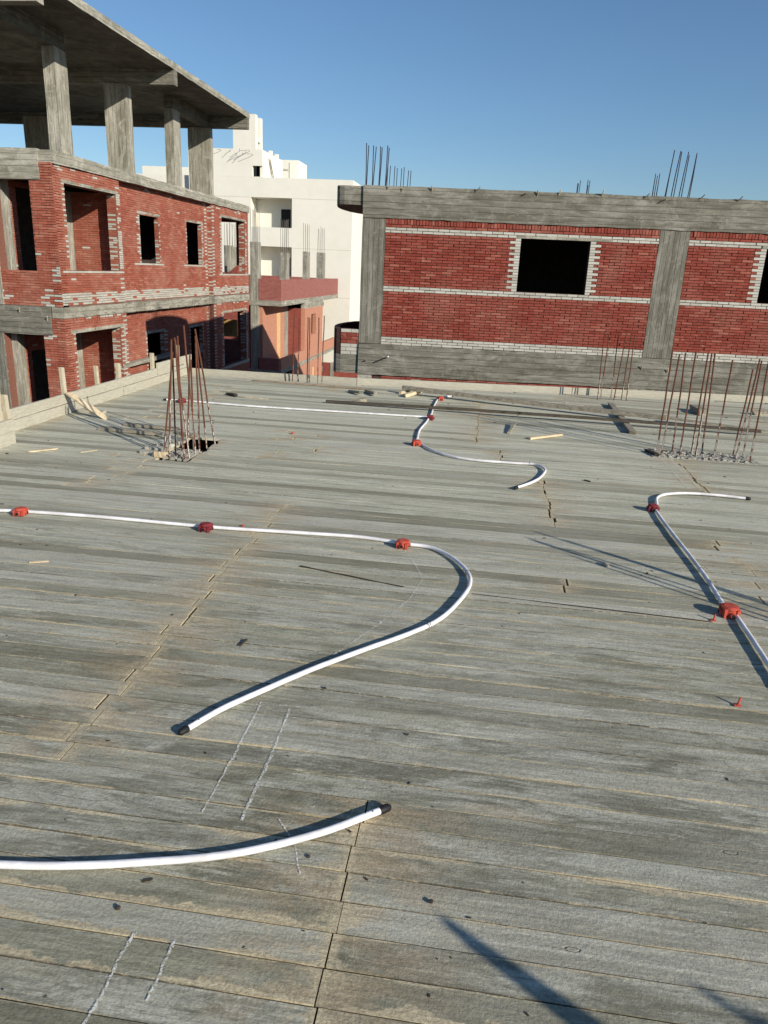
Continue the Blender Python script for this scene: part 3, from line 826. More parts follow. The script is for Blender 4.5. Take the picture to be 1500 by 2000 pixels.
timber('timber', 'long grey timber running from the far middle to the right', (-1.13, 10.80, .065), (2.36, 9.73, .055), .07, .055, M['wood_old'], group=G1, seg=14, bend=-.01)
timber('timber', 'second long dark timber crossing nearer, in front of the first', (-2.02, 9.62, .004), (3.36, 9.30, .05), .032, .034, M['dark_timber'], group=G1, seg=16, bend=.02)
timber('timber', 'flat grey board at the right end of the long timbers', (2.42, 9.86, .05), (3.50, 9.62, .004), .09, .022, M['wood_old'], group=G1, splinter=.008)
timber('timber', 'short thick batten lying under the long timbers at right', (1.86, 11.0, .0), (1.80, 8.88, .0), .075, .042, M['wood_old'], group=G1, splinter=.01)
timber('timber', 'thin reddish lath along the far edge board', (-3.48, 11.12, .0), (-1.65, 10.92, .008), .035, .016, M['lath'], group=G1, splinter=.008)
timber('timber', 'short block beyond the right starter bars', (3.02, 11.05, .0), (3.05, 10.62, .0), .12, .08, M['wood_old'], group=G1, splinter=.012)
timber('timber', 'small block at the far right edge', (3.82, 10.98, .0), (4.02, 11.0, .0), .08, .06, M['wood_old'], group=G1, splinter=.01)
timber('timber', 'pale offcut propped under the far end of the long timber', (-1.06, 10.50, .0), (-.86, 10.9, .03), .06, .045, M['wood_new'], group=G1, splinter=.01)
timber('timber', 'small pale chip beside the propped offcut', (-1.16, 10.75, .0), (-1.02, 10.82, .02), .03, .04, M['wood_new'], group=G1, splinter=.01)
timber('timber', 'left one of two dark offcuts by the far edge', (-1.88, 10.62, .0), (-1.66, 10.36, .03), .05, .035, M['wood_old'], group=G1, splinter=.01)
timber('timber', 'right one of two dark offcuts by the far edge', (-1.67, 10.74, .0), (-1.48, 10.40, .02), .045, .04, M['wood_old'], group=G1, splinter=.01)
timber('timber', 'stubby block on the nearer long timber', (-1.62, 9.72, .0), (-1.52, 9.86, .0), .07, .06, M['wood_old'], group=G1, splinter=.01)
timber('timber', 'small upright looking stick right of the far conduit', (.35, 8.42, .0), (.44, 8.92, .03), .03, .02, M['wood_old'], group=G1)
timber('timber', 'pointed pale picket lying right of centre', (.57, 8.20, .0), (.95, 8.47, .012), .055, .022, M['wood_new'], group=G1, taper=.45)
timber('timber', 'dark scrap left of the white strip near the far edge', (-3.40, 9.72, .0), (-3.24, 9.60, .012), .05, .03, M['dark'], group=G1, splinter=.012)
timber('timber', 'thin white strip lying near the far edge at left', (-3.12, 9.63, .0), (-2.80, 9.58, .0), .016, .010, M['wood_new'], group=G1, splinter=.01)
timber('timber', 'pale splintered stick at left, before the edge boards', (-3.99, 6.06, .0), (-3.82, 6.20, .006), .028, .012, M['wood_new'], group=G1, splinter=.008)
timber('timber', 'small white sliver at left, before the edge boards', (-3.57, 6.18, .0), (-3.47, 6.31, .0), .010, .005, M['wood_new'], group=G1)
timber('timber', 'pale splinter lying by the left edge, middle height', (-2.50, 3.70, .0), (-2.41, 3.74, .0), .014, .006, M['wood_new'], group=G1, splinter=.004)
timber('timber', 'broken brown stick left of the big conduit bend', (-1.015, 3.01, .0), (-1.005, 3.045, .006), .009, .006, M['dark'], group=G1, splinter=.004)
timber('timber', 'tiny dark splinter near the bottom left chalk lines', (-.845, 1.60, .0), (-.82, 1.615, .0), .007, .003, M['dark'], group=G1, splinter=.002)
timber('timber', 'long dark splinter lying along a plank left of the big conduit bend', (-.97, 4.02, -.001), (-.35, 3.86, .0), .009, .004, M['dark'], group=G1, splinter=.004, seg=12)
timber('timber', 'dark batten strip beside the nailed plank gap at right', (.04, 3.86, -.003), (1.32, 3.79, -.001), .008, .004, M['dark'], group=G1, splinter=.003, seg=14)
G2 = 'splintered offcuts left of the left starter bars'
timber('offcut', 'longest splintered offcut in the bar shadows', (-3.86, 7.15, .0), (-3.28, 7.06, .01), .085, .03, M['wood_old'], 'offcut', G2, taper=.7, splinter=.012)
timber('offcut', 'upper offcut behind the longest one', (-3.75, 7.42, .0), (-3.10, 7.30, .015), .07, .03, M['wood_old'], 'offcut', G2, taper=.6, splinter=.012)
timber('offcut', 'orange broken tip right of the longest offcut', (-3.30, 7.10, .0), (-3.12, 6.98, .03), .04, .02, M['wood_new'], 'offcut', G2, taper=.5, splinter=.01)
timber('offcut', 'short offcut against the bar hole', (-3.05, 7.20, .0), (-2.86, 7.10, .0), .05, .03, M['wood_old'], 'offcut', G2, splinter=.012)
timber('offcut', 'flat board beside the bar hole, nearest of its row', (-3.08, 6.36, .0), (-2.88, 6.33, .0), .085, .022, M['board'], 'offcut', G2, splinter=.006)
timber('offcut', 'flat board beside the bar hole, second of its row', (-3.06, 6.50, .0), (-2.87, 6.47, .0), .085, .03, M['board'], 'offcut', G2, splinter=.006)
timber('offcut', 'flat board beside the bar hole, third of its row', (-3.02, 6.66, .0), (-2.87, 6.63, .0), .085, .036, M['board'], 'offcut', G2, splinter=.006)
timber('offcut', 'flat board beside the bar hole, farthest of its row', (-3.00, 6.84, .0), (-2.87, 6.80, .0), .085, .03, M['board'], 'offcut', G2, splinter=.006)
timber('offcut', 'pale cut board end standing at the near corner of the bar hole', (-2.90, 6.24, .0), (-2.78, 6.24, .0), .03, .05, M['wood_new'], 'offcut', G2, splinter=.006)
timber('cap_strip', 'small dark metal strip laid at the corner of the right starter bars', (1.79, 8.0, .0), (1.86, 7.76, .0), .04, .03, M['dark'], 'strip', splinter=.01)

def stone(x, y, r, mt, label, group='stones and crumbs lying on the planks', cat='stone', flat=.6):
    bm = bmesh.new(); bmesh.ops.create_icosphere(bm, subdivisions=1, radius=r)
    for v in bm.verts:
        v.co *= ru(.7, 1.2); v.co.z *= flat
    me = bpy.data.meshes.new('stone'); bm.to_mesh(me); bm.free(); me.materials.append(mt)
    o = bpy.data.objects.new('stone', me); COL.objects.link(o); o.location = (x, y, r * flat * .7); o.rotation_euler = (0, 0, ru(0, 3))
    tag(o, label, cat, group); return o
stone(.863, 4.487, .026, M['rough'], 'grey stone lying in the two long bar shadows at right')
stone(-.02, 1.675, .008, M['dark'], 'dark brown crumb right of the long cross seam near the bottom', flat=.8)
stone(-.40, 1.78, .007, M['dark'], 'dark crumb just under the nearest conduit')
stone(-.87, 1.50, .009, M['dark'], 'brown nut shaped crumb under the nearest conduit at lower left')
stone(-.17, 2.46, .007, M['dark'], 'small dark crumb midway between the conduit end and the plug')
stone(-.55, 2.72, .009, M['dark'], 'dark crumb right of the taped end of the big conduit')
stone(-3.97, 5.32, .022, M['dark'], 'dark red chip on the far left planks')
stone(-1.53, 4.62, .014, M['box1'], 'red chip behind the conduit right of the crimson box')
stone(-1.95, 7.6, .022, M['box1'], 'small red chip on the open planks beyond the left conduit')
# little red plastic wall plugs
for (x, y, lb_) in ((1.198, 2.952, 'tiny red plastic plug standing at the right, nearer'), (1.331, 3.810, 'tiny red plastic plug lying just below the big orange box')):
    r_ = empty('wall_plug', lb_, 'plug', 'tiny red plastic plugs', loc=(x, y, 0))
    MB().tube([(0, 0, .002), (.006, .004, .036)], [.006, .0045], 8).build('shank', M['box1'], r_, True)
    MB().box(-.016, .012, -.011, .010, .0015, .005).build('flange', M['box1'], r_)
# crumbs nobody could count
mb = MB()
for k in range(210):
    y = 1.1 + 10 * rnd() ** 1.4; x = ru(-1, 1) * (0.9 + y * .52) - .05 * y
    if x < XL + .1 or (HOLE[0] - .02 < x < HOLE[1] + .02 and HOLE[2] < y < HOLE[3]): continue
    s_ = ru(.0008, .0024) * (1 + y * .22)
    if rnd() < .05: s_ *= 2
    st = ru(1, 3); an = ru(0, 3.1); ca, sa = math.cos(an), math.sin(an)
    p = []
    for (a, b, c0) in ((-1, -1, 0), (1, -1, 0), (1, 1, 0), (-1, 1, 0), (-1, -1, 1), (1, -1, 1), (1, 1, 1), (-1, 1, 1)):
        dx, dy = a * s_ * st * ru(.6, 1.1), b * s_ * ru(.6, 1.1)
        p.append((x + dx * ca - dy * sa, y + dx * sa + dy * ca, -.001 + c0 * s_ * ru(.5, 1.1)))
    mb.hexa(p)
o = mb.build('wood_crumbs', M['dark']); tag(o, 'dark crumbs and splinters scattered over the planks', 'crumbs', None, 'stuff')

# ------------------------------------------------------------------ edge formwork
ef = empty('edge_boards', 'two pale stacked formwork boards with short stakes along the left edge', 'formwork', 'board edging round the plank floor')
def board(x0, y0, x1, y1, z0, z1, th, parent, mt=None, name='board', segs=10, wav=.004):
    A, B = Vector((x0, y0, 0)), Vector((x1, y1, 0)); d = (B - A).normalized(); n = Vector((-d.y, d.x, 0))
    mb = MB()
    for k in range(segs + 1):
        p = A + (B - A) * (k / segs) + n * ru(-wav, wav) * .6
        for (t_, z) in ((0, z0), (th, z0), (th, z1), (0, z1)):
            mb.v.append((p.x + n.x * t_, p.y + n.y * t_, z + ru(-wav, wav) * .5))
    for k in range(segs):
        for q in range(4):
            q2 = (q + 1) % 4; mb.f.append((k * 4 + q, k * 4 + q2, k * 4 + 4 + q2, k * 4 + 4 + q))
    mb.f += [(3, 2, 1, 0), tuple(segs * 4 + q for q in range(4))]
    return mb.build(name, mt or M['board'], parent)
board(-4.60, 6.36, -4.61, 9.15, .001, .112, .024, ef); board(-4.60, 9.16, -4.61, 11.44, .001, .112, .024, ef)
board(-4.60, 6.30, -4.61, 10.2, .120, .228, .024, ef); board(-4.603, 10.21, -4.612, 11.50, .120, .30, .024, ef, M['board'])
def stake(x, y, z0, z1, lx, ly, w, mt, parent, d=.035):
    mb = MB(); mb.hexa([(x, y, z0), (x + d, y, z0), (x + d, y + w, z0), (x, y + w, z0), (x + lx, y + ly, z1), (x + d + lx, y + ly, z1), (x + d + lx, y + w + ly, z1 - .01), (x + lx, y + w + ly, z1 - .008)])
    return mb.build('stake', mt, parent)
M['stake'] = mat_noise('stake_wood', (0.40, 0.34, 0.235), (0.54, 0.48, 0.36), 12.0, 0.85, 0.003)
for (y_, zt, lean, w) in ((7.84, .52, -.05, .06), (8.58, .45, -.03, .05), (9.12, .42, -.02, .075), (10.12, .45, .0, .07), (11.02, .48, .02, .06)):
    stake(-4.675, y_, -.3, zt, 0, lean, w, M['stake'], ef)
ef2 = empty('edge_boards', 'nearer pair of boards with a tied post standing at the far left of the frame', 'formwork', 'board edging round the plank floor')
board(-4.285, 2.0, -4.30, 6.34, .001, .115, .03, ef2); board(-4.285, 2.0, -4.30, 6.34, .118, .232, .03, ef2)
stake(-4.375, 6.16, 0, .56, 0, .02, .08, M['stake'], ef2, .03); stake(-4.36, 6.30, .02, .46, -.02, .0, .05, M['stake'], ef2, .04)
br = timber('brace', 'twisted pale board leaning from the left edge boards down to the planks', (-4.57, 7.76, .235), (-4.09, 7.66, .004), .085, .02, M['wood_new'], 'brace', None, taper=.6, roll=1.0, splinter=.01)
timber('brace', 'short triangular board end beneath the leaning brace', (-4.55, 7.98, .0), (-4.28, 7.93, .0), .10, .03, M['board'], 'brace', splinter=.01)
ef3 = empty('edge_boards', 'low grey board running along the far edge of the planks', 'formwork', 'board edging round the plank floor')
board(-4.62, 11.37, -1.92, 11.41, -.05, .098, .03, ef3, M['board']); board(-1.91, 11.41, 1.4, 11.87, -.05, .10, .03, ef3, M['board']); board(1.41, 11.872, 5.4, 12.42, -.05, .10, .03, ef3, M['board'])

# ------------------------------------------------------------------ house 1 (right)
az = 0.05979
O1 = (-2.65, 15.87)
D1 = (math.cos(az), math.sin(az)); N1 = (math.sin(az), -math.cos(az)); 
F1 = frame(O1, D1, N1)
h1 = empty('brick_house', 'unfinished house of dark red brick in a grey concrete frame at right', 'house', 'unfinished brick houses', loc=(0, 0, 0))
EN = 15.0
winA = (3.20, 4.58, 1.405, 2.43); winB = (7.99, 9.4, 1.405, 2.43)
z0 = 0.215
panels = [(0.47, 5.90), (6.48, 11.6), (12.2, EN)]
store = []
for i, (a, b) in enumerate(panels):
    wins = [w for w in (winA, winB) if a < w[0] < b]
    wall(F1, a, b, z0, 2.695, .22, wins).build('wall', M['mort1'], h1)
    holes = wins + [(w[0] - .09, w[1] + .42, 2.43, 2.49) for w in wins]
    def grey(u, z, r, wins=wins):
        if r in (0, 1, 2, 20, 21, 41, 42): return True
        for w in wins:
            if w[2] - .01 < z < w[3] + .02:
                ext = .20 if r % 2 else .11
                if w[0] - ext - .02 < u < w[0] or w[1] < u < w[1] + ext + .02: return True
        return False
    # bricks beside the openings are laid from the jamb outwards
    bricks(F1, a, b, z0, z0 + 46 * BH, holes + [(w[0] - .215 if r_ % 2 else w[0] - .11, w[0], z0 + r_ * BH, z0 + (r_ + 1) * BH) for w in wins for r_ in range(22, 41)]
           + [(w[1], w[1] + (.215 if r_ % 2 else .11), z0 + r_ * BH, z0 + (r_ + 1) * BH) for w in wins for r_ in range(22, 41)], grey, store, .019, vert_rows=(44,))
    for w in wins:
        for r_ in range(22, 41):
            e = .215 if r_ % 2 else .11
            za = z0 + r_ * BH
            store.append((F1, w[0] - e + .004, w[0] - .001, za + .004, za + BH - .004, .014 * ru(.8, 1.2), True))
            store.append((F1, w[1] + .001, w[1] + e - .004, za + .004, za + BH - .004, .014 * ru(.8, 1.2), True))
        o = MB().fbox(F1, w[0] - .09, w[1] + .42, -.2, .018, 2.432, 2.488).build('lintel', M['conc_hl'], h1)
# brick courses below the floor beam
wall(F1, 0.3, EN, -6.5, -.43, .22, []).build('wall', M['mort1'], h1)
bricks(F1, 0.5, EN, -.43 - 12 * BH, -.43, [], lambda u, z, r: rnd() < .06, store, .016)
lay(store, h1, (M['red1'], M['grey1']), (298, 298))
for (a, b) in ((0.0, .468), (5.902, 6.478), (11.602, 12.198)):
    o = MB().fbox(F1, a, b, -.3, .022, .222, 2.698).build('column', M['conc_v'], h1); rough_edges(o, .004, .3)
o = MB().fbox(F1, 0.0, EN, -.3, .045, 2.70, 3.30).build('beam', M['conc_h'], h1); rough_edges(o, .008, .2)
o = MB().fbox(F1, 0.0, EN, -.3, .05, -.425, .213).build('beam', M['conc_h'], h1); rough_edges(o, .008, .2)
o = MB().fbox(F1, 5.7, 6.55, -.3, .03, -.56, -.428).build('beam', M['rough'], h1); rough_edges(o, .012, .06)
o = MB().fbox(F1, 0.0, .3, -.3, .03, -6.5, -.428).build('column', M['rough'], h1)
# other sides, roof and floor, so that the rooms are dark
plan1 = [(-2.63, 16.18), (-2.74, 25.8), (-1.95, 25.82), (-2.0, 28.1), (12.2, 28.9), (12.35, 17.08)]
for (xa, ya_), (xb, yb_) in zip(plan1[:-1], plan1[1:]):
    L_ = math.hypot(xb - xa, yb_ - ya_); D_ = ((xb - xa) / L_, (yb_ - ya_) / L_); N_ = (-D_[1], D_[0])
    wall(frame((xa, ya_), D_, N_), 0.004, L_ - .004, -6.5, 3.1, .2, []).build('wall', M['texC'], h1)
MB().prism(plan1[::-1], 3.12, 3.29).build('roof_slab', M['conc_h'], h1)
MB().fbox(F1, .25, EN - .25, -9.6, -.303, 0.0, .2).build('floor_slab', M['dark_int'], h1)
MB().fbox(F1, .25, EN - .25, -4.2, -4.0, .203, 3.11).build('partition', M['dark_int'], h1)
# rounded balcony at the left end: slab above, brick parapet below
arc = [(-2.653, 15.868), (-3.03, 15.846), (-3.13, 15.87), (-3.19, 15.93), (-3.24, 16.15), (-3.33, 16.68), (-3.35, 17.1), (-3.34, 17.4), (-3.28, 17.9), (-3.17, 18.3), (-2.98, 18.66), (-2.86, 18.75)]
o = MB().prism(arc[::-1], 2.93, 3.28).build('balcony_slab', M['conc_h'], h1)
def arcwall(z0_, z1_, off, th):
    mb = MB(); P = [Vector((x, y)) for x, y in arc]; n = len(P); inn = []
    for k in range(n):
        d = (P[min(k + 1, n - 1)] - P[max(k - 1, 0)]).normalized(); nn = Vector((d.y, -d.x))
        if nn.dot(Vector((-2.4, 17.2)) - P[k]) < 0: nn = -nn
        inn.append((P[k] - nn * off, P[k] + nn * th))
    for k in range(n - 1):
        a, b = inn[k]; c_, d = inn[k + 1]
        mb.hexa([(a.x, a.y, z0_), (c_.x, c_.y, z0_), (d.x, d.y, z0_), (b.x, b.y, z0_), (a.x, a.y, z1_), (c_.x, c_.y, z1_), (d.x, d.y, z1_), (b.x, b.y, z1_)])
    return mb
arcwall(-.03, .50, 0, .12).build('parapet', M['mort1'], h1)
MB().prism(arc[::-1], -.42, -.032).build('balcony_slab', M['conc_h'], h1)
# real bricks on the parapet front
Fp = frame((-3.03, 15.846), D1, N1)
for r_ in range(7):
    isg = r_ not in (3, 4, 5); za = -.03 + r_ * .0757; o_ = .10 if r_ % 2 else 0
    for (a, b) in ((0, .215 - o_), (.215 - o_, .375) if o_ == 0 else (.115, .33), (.33, .375)):
        if o_ == 0 and a == .33: continue
        me_ = MB(); brick_mb(me_, (Fp, a + .004, b - .004, za + .004, za + .071, .013 * ru(.8, 1.2), isg))
        me_.build('grey_brick' if isg else 'brick', M['grey1'] if isg else M['red1'], h1)
# scraps stuck in the top beam
for (u_, z_, ty) in ((.47, 3.22, 0), (.76, 3.20, 0), (1.35, 3.22, 1), (2.21, 3.24, 1), (3.17, 3.24, 2), (3.42, 3.22, 1), (3.84, 3.25, 0), (4.67, 3.27, 3), (5.47, 3.24, 1), (5.82, 3.22, 2), (6.52, 3.26, 1), (7.25, 3.26, 0), (.17, -.14, 2), (5.9, -.03, 1), (6.43, -.07, 0)):
    p = Vector(F1(u_, .04, z_)); dv = Vector(F1(u_ + ru(-.02, .1), .04 + ru(.05, .12), z_ + (.10 if ty != 2 else .02)))
    o = MB().tube([p, (p + dv) / 2 + Vector((.01, 0, 0)), dv], [.016, .014, .009], 4).build('wood_scrap', M['wood_new'] if ty in (0, 3) else M['wood_old'], h1)
o = MB().tube([F1(.60, .02, -.055), F1(.66, .32, .0)], .014, 10).build('drain_pipe', M['pvc'], h1, True)
# bars on the roof
def hbars(F, lst, z0_, mt, parent, r=.009, name='starter_bar'):
    for (u_, n_, zt, lu) in lst:
        MB().tube([F(u_, n_, z0_), F(u_ + lu * .5 + ru(-.006, .006), n_, (z0_ + zt) / 2), F(u_ + lu, n_, zt)], r, 6).build(name, mt, parent)
hbars(F1, [(-.0 + .03, -.08, 4.07, -.01), (.03, -.22, 4.05, .02), (.16, -.08, 4.03, .0), (.16, -.22, 4.03, .04), (.29, -.08, 4.02, .01), (.29, -.22, 4.02, .03), (.42, -.08, 4.04, .02), (.42, -.22, 4.02, .04)], 3.29, M['rod_far'], h1)
hbars(F1, [(5.92, -.08, 4.12, .04), (5.94, -.22, 4.16, .06), (6.07, -.08, 4.11, .03), (6.06, -.22, 4.15, .06), (6.22, -.08, 4.06, .03), (6.21, -.22, 4.14, .06), (6.37, -.08, 4.10, .02), (6.38, -.22, 4.10, .05)], 3.29, M['rod_far'], h1)
for (u0_, sp_, n_, k_, zt) in ((.10, .11, -4.5, 8, 4.22), (4.95, .04, -5.0, 3, 4.08), (5.20, .03, -5.0, 3, 4.12), (6.62, .030, -4.0, 6, 4.20)):
    hbars(F1, [(u0_ + (i // 2) * sp_ * 2 * .8 + (i % 2) * .05, n_ - (i % 2) * .2, zt + ru(-.1, .03), .02) for i in range(k_)], 3.29, M['rod_far'], h1)

# ------------------------------------------------------------------ house 2 (left)
XW = -9.40
h2 = empty('brick_house', 'large unfinished red brick house with a columned top floor at left', 'house', 'unfinished brick houses', loc=(0, 0, 0))
FS = lambda xo: frame((XW - xo, 0.0), (0, 1), (1, 0))          # side facade: u = world y, outward +x
Ya, Yb, Yc, Yd = 16.08, 19.10, 25.62, 29.55
def bay(u0, u1, xo, za, zb, holes, greyf, st, th=.25):
    F = FS(xo)
    wall(F, u0, u1, za, zb, th, holes).build('wall', M['mort2'], h2)
    rows = int((zb - za) / BH)
    bricks(F, u0, u1, zb - rows * BH, zb, holes, greyf, st, .008)
def jamb_grey(holes, extra=()):
    def f(u, z, r):
        for h in holes:
            if h[2] - .02 < z < h[3] + .03:
                e = .17 if r % 2 else .07
                if h[0] - e < u < h[0] + .02 or h[1] - .02 < u < h[1] + e: return rnd() < .85
            if h[2] - .065 < z < h[2] and h[0] - .35 < u < h[1] + .35: return True
            if h[3] < z < h[3] + .06 and h[0] - .2 < u < h[1] + .2: return False
        for (x, w) in extra:
            if abs(u - x) < w and r % 2 == 0 and rnd() < .85: return True
        if z < .90 and z > .55: return rnd() < .9
        if z > 3.42: return rnd() < .12
        return rnd() < .004
    return f
st = []
op1 = (16.52, 18.90, 1.385, 3.20)
w1 = (20.50, 21.72, 1.60, 2.86); w2 = (23.80, 25.07, 1.605, 2.875)
op3 = (26.58, 29.18, 1.355, 3.21)
TOP = 3.545
bay(Ya, Yb, 0, .60, TOP, [op1], jamb_grey([op1], [(18.98, .05)]), st)
bay(Yb, Yc, .16, .60, TOP, [w1, w2], jamb_grey([w1, w2], [(19.22, .06), (22.75, .09), (25.5, .06)]), st, .13)
bay(Yc, Yd, 0, .60, TOP, [op3], jamb_grey([op3], [(25.72, .10), (26.22, .06), (29.45, .06)]), st)
# lower floor
lo1 = (16.50, 18.72, -3.0, .0); lw1 = (20.60, 21.75, -3.0, -.325); lw2 = (23.85, 24.92, -3.0, -.36); lo3 = (26.6, 29.2, -1.95, -.02)
def lgrey(holes, extra=()):
    base = jamb_grey(holes, extra)
    def f(u, z, r):
        if z > .28: return rnd() < .4
        return base(u, z, r)
    return f
bay(Ya, Yb, 0, -6.5, .345, [lo1], lgrey([lo1], [(18.98, .05)]), st)
bay(Yb, Yc, .16, -6.5, .345, [lw1, lw2], lgrey([lw1, lw2], [(19.22, .06), (22.75, .07), (25.5, .06)]), st, .13)
bay(Yc, Yd, 0, -6.5, .345, [lo3], lgrey([lo3], [(25.72, .10), (26.22, .06), (29.45, .06)]), st)
# brick jambs of the openings, facing the camera
for (h_, xo_, th_) in ((op1, 0, .25), (w1, .16, .13), (w2, .16, .13), (op3, 0, .25), (lo1, 0, .25), (lw1, .16, .13), (lw2, .16, .13), (lo3, 0, .25)):
    FJ = frame((XW - xo_ - th_, h_[1]), (1, 0), (0, -1))
    bricks(FJ, .004, th_ - .004, h_[2] + .01, h_[3] - .012, [], lambda u, z, r: (r % 2 == 0 and rnd() < .6) or rnd() < .2, st, .008)
bricks(frame((XW - .16, Yc), (1, 0), (0, -1)), 0, .16, .60, .60 + 54 * BH, [], lambda u, z, r: r % 2 == 0 and rnd() < .5, st, .008)
# returns of the projecting bays
FN1 = frame((XW - .16, Yb), (1, 0), (0, 1)); 
for (ya_, nrm) in ((Yb, 1), (Yc, -1)):
    pass
# front face, towards the camera
FF = frame((XW, Ya), (1, 0), (0, -1))        # u = x - XW (negative to the left)
fo = (-1.40, -.54, 1.335, 3.215)
fl = (-1.50, -.53, -3.0, -.035)
def fgrey(u, z, r):
    if -.22 < u < .01 and .9 < z < 1.5: return rnd() < .45
    if .55 < z < .85 and u > -.5: return rnd() < .55
    if z < 1.0 and u < -1.2: return rnd() < .25
    if z < -.03 and u < -.30: return rnd() < .09
    return rnd() < .01
wall(FF, -1.48, 0, .60, 3.21, .25, [fo]).build('wall', M['mort2'], h2)
wall(FF, -.28, 0, 3.213, TOP, .25, []).build('wall', M['mort2'], h2)
bricks(FF, -1.48, .008, .60, .60 + 48 * BH, [fo], fgrey, st, .010)
bricks(FF, -.28, .008, .60 + 48 * BH, TOP, [], fgrey, st, .010)
wall(FF, -1.60, 0, -6.5, -.035, .25, [fl]).build('wall', M['mort2'], h2)
wall(FF, -.30, 0, -.033, .545, .25, []).build('wall', M['mort2'], h2)
bricks(FF, -1.60, .008, -6.5 + .003, -.035, [fl], fgrey, st, .010)
bricks(FF, -.30, .008, -.033, .345, [], fgrey, st, .010)
# loggia interiors, both floors
for (zf, zc, hi, nm) in ((.60, 3.21, 3.25, 0), (-2.95, .0, .33, 1)):
    FBK = frame((-10.78, 0), (0, 1), (1, 0))
    dr = (16.87, 17.95, zf - .02, zf + 2.55 if nm == 0 else -.5)
    wall(FBK, 16.62, 18.86, zf, hi, .2, [dr]).build('wall', M['mort2'], h2)
    bricks(FBK, 16.62, 18.86, zf, hi, [dr], lambda u, z, r: (u < 16.72 and r % 2 == 0) or rnd() < .01, st, .008)
    MB().box(-10.98, -10.765, 16.335, 16.615, zf, hi).build('column', M['conc_vl'], h2)
    MB().box(-10.98, -10.762, 18.865, 19.20, zf, hi).build('column', M['conc_vl'], h2)
    FFA = frame((-10.78, 19.20), (1, 0), (0, -1))
    wall(FFA, -.2, 1.13, zf, hi, .2, []).build('wall', M['mort2'], h2)
    bricks(FFA, .02, 1.12, zf, hi, [], lambda u, z, r: rnd() < (.02 if z > 1.7 or nm else .05), st, .010)
lay(st, h2, (M['red2'], M['grey1']), (298, 298))
o = MB().fbox(FS(0), 16.40, 19.02, -.2, .012, 3.205, 3.275).build('lintel', M['conc_hl'], h2)
o = MB().fbox(FS(.16), w1[0] - .14, w1[1] + .1, -.2, .012, 2.863, 2.935).build('lintel', M['conc_hl'], h2)
o = MB().fbox(FS(.16), w2[0] - .14, w2[1] + .1, -.2, .012, 2.878, 2.95).build('lintel', M['conc_hl'], h2)
o = MB().fbox(FS(0), op3[0] - .12, op3[1] + .12, -.2, .012, 3.215, 3.285).build('lintel', M['conc_hl'], h2)
o = MB().fbox(FS(0), lo1[0] - .18, lo1[1] + .2, -.2, .012, .003, .085).build('lintel', M['conc_hl'], h2)
o = MB().fbox(FS(.16), lw1[0] - .1, lw1[1] + .1, -.2, .012, -.322, -.24).build('lintel', M['conc_hl'], h2)
o = MB().fbox(FS(.16), lw2[0] - .1, lw2[1] + .1, -.2, .012, -.357, -.275).build('lintel', M['conc_hl'], h2)
o = MB().fbox(FS(0), lo3[0] - .1, lo3[1] + .12, -.2, .012, -.015, .07).build('lintel', M['conc_hl'], h2)
# grey cement jambs inside the openings
for h in (op1, op3, lo1, lo3):
    x0_ = XW - .252
    MB().box(x0_ - .0, XW - .004, h[1], h[1] + .006, h[2], h[3]).build('jamb', M['rough'], h2) if False else None
# slabs and bands
o = MB().box(XW - 5.5, XW + .06, Ya - .005, Yd + .02, 3.55, 3.80).build('slab', M['conc_hl'], h2); rough_edges(o, .008, .3)
o = MB().box(XW - 8, XW - .28, Ya - .03, Ya + .26, 3.22, 3.815).build('beam', M['conc_hl'], h2); rough_edges(o, .008, .25)
o = MB().box(XW - .27, XW + .02, Ya - .02, Yb, .348, .598).build('beam', M['conc_hl'], h2); rough_edges(o, .006, .3)
o = MB().box(XW - .27, XW + .03, Yb + .002, Yd + .01, .35, .60).build('beam', M['conc_hl'], h2); rough_edges(o, .006, .3)
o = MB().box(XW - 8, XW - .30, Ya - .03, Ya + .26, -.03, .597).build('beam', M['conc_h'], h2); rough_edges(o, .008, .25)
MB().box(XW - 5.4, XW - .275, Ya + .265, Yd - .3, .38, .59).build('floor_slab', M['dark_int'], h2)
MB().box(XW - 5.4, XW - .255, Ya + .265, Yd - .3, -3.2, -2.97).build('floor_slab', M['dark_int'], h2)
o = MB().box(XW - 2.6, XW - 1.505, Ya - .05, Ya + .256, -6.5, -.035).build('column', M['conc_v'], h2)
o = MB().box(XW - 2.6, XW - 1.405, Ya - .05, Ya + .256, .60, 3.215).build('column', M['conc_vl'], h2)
# dark back of the rooms
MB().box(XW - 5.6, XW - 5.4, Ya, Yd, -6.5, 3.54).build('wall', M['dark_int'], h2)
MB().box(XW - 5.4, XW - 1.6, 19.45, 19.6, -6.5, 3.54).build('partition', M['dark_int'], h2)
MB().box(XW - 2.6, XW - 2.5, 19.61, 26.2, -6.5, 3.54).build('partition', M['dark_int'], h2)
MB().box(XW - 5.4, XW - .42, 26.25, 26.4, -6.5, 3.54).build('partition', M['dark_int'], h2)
# far wall with its opening
FE = frame((XW - 5.4, Yd), (1, 0), (0, 1))
wall(FE, 0, 5.15, -6.5, 3.54, .2, [(2.9, 5.0, 1.36, 3.2), (3.2, 5.0, -1.2, -.02)]).build('wall', M['texA'], h2)
MB().box(-10.36, -9.80, 29.28, 29.32, -1.08, -.42).build('shutter', M['shutter'], h2)
for x_ in (-10.28, -10.05):
    MB().box(x_, x_ + .17, 29.265, 29.279, -1.0, -.5).build('shutter_panel', M['shutter'], h2)
for k in range(5):
    MB().box(-9.95 + k * .07, -9.88 + k * .07, 28.9, 29.05, 1.36, 1.42 + k * .055).build('brick_stack', M['texC'], h2)
# small ledge on the lower floor
MB().box(XW - .10, XW + .03, 18.75, 21.9, -1.06, -.95).build('ledge', M['conc_hl'], h2)
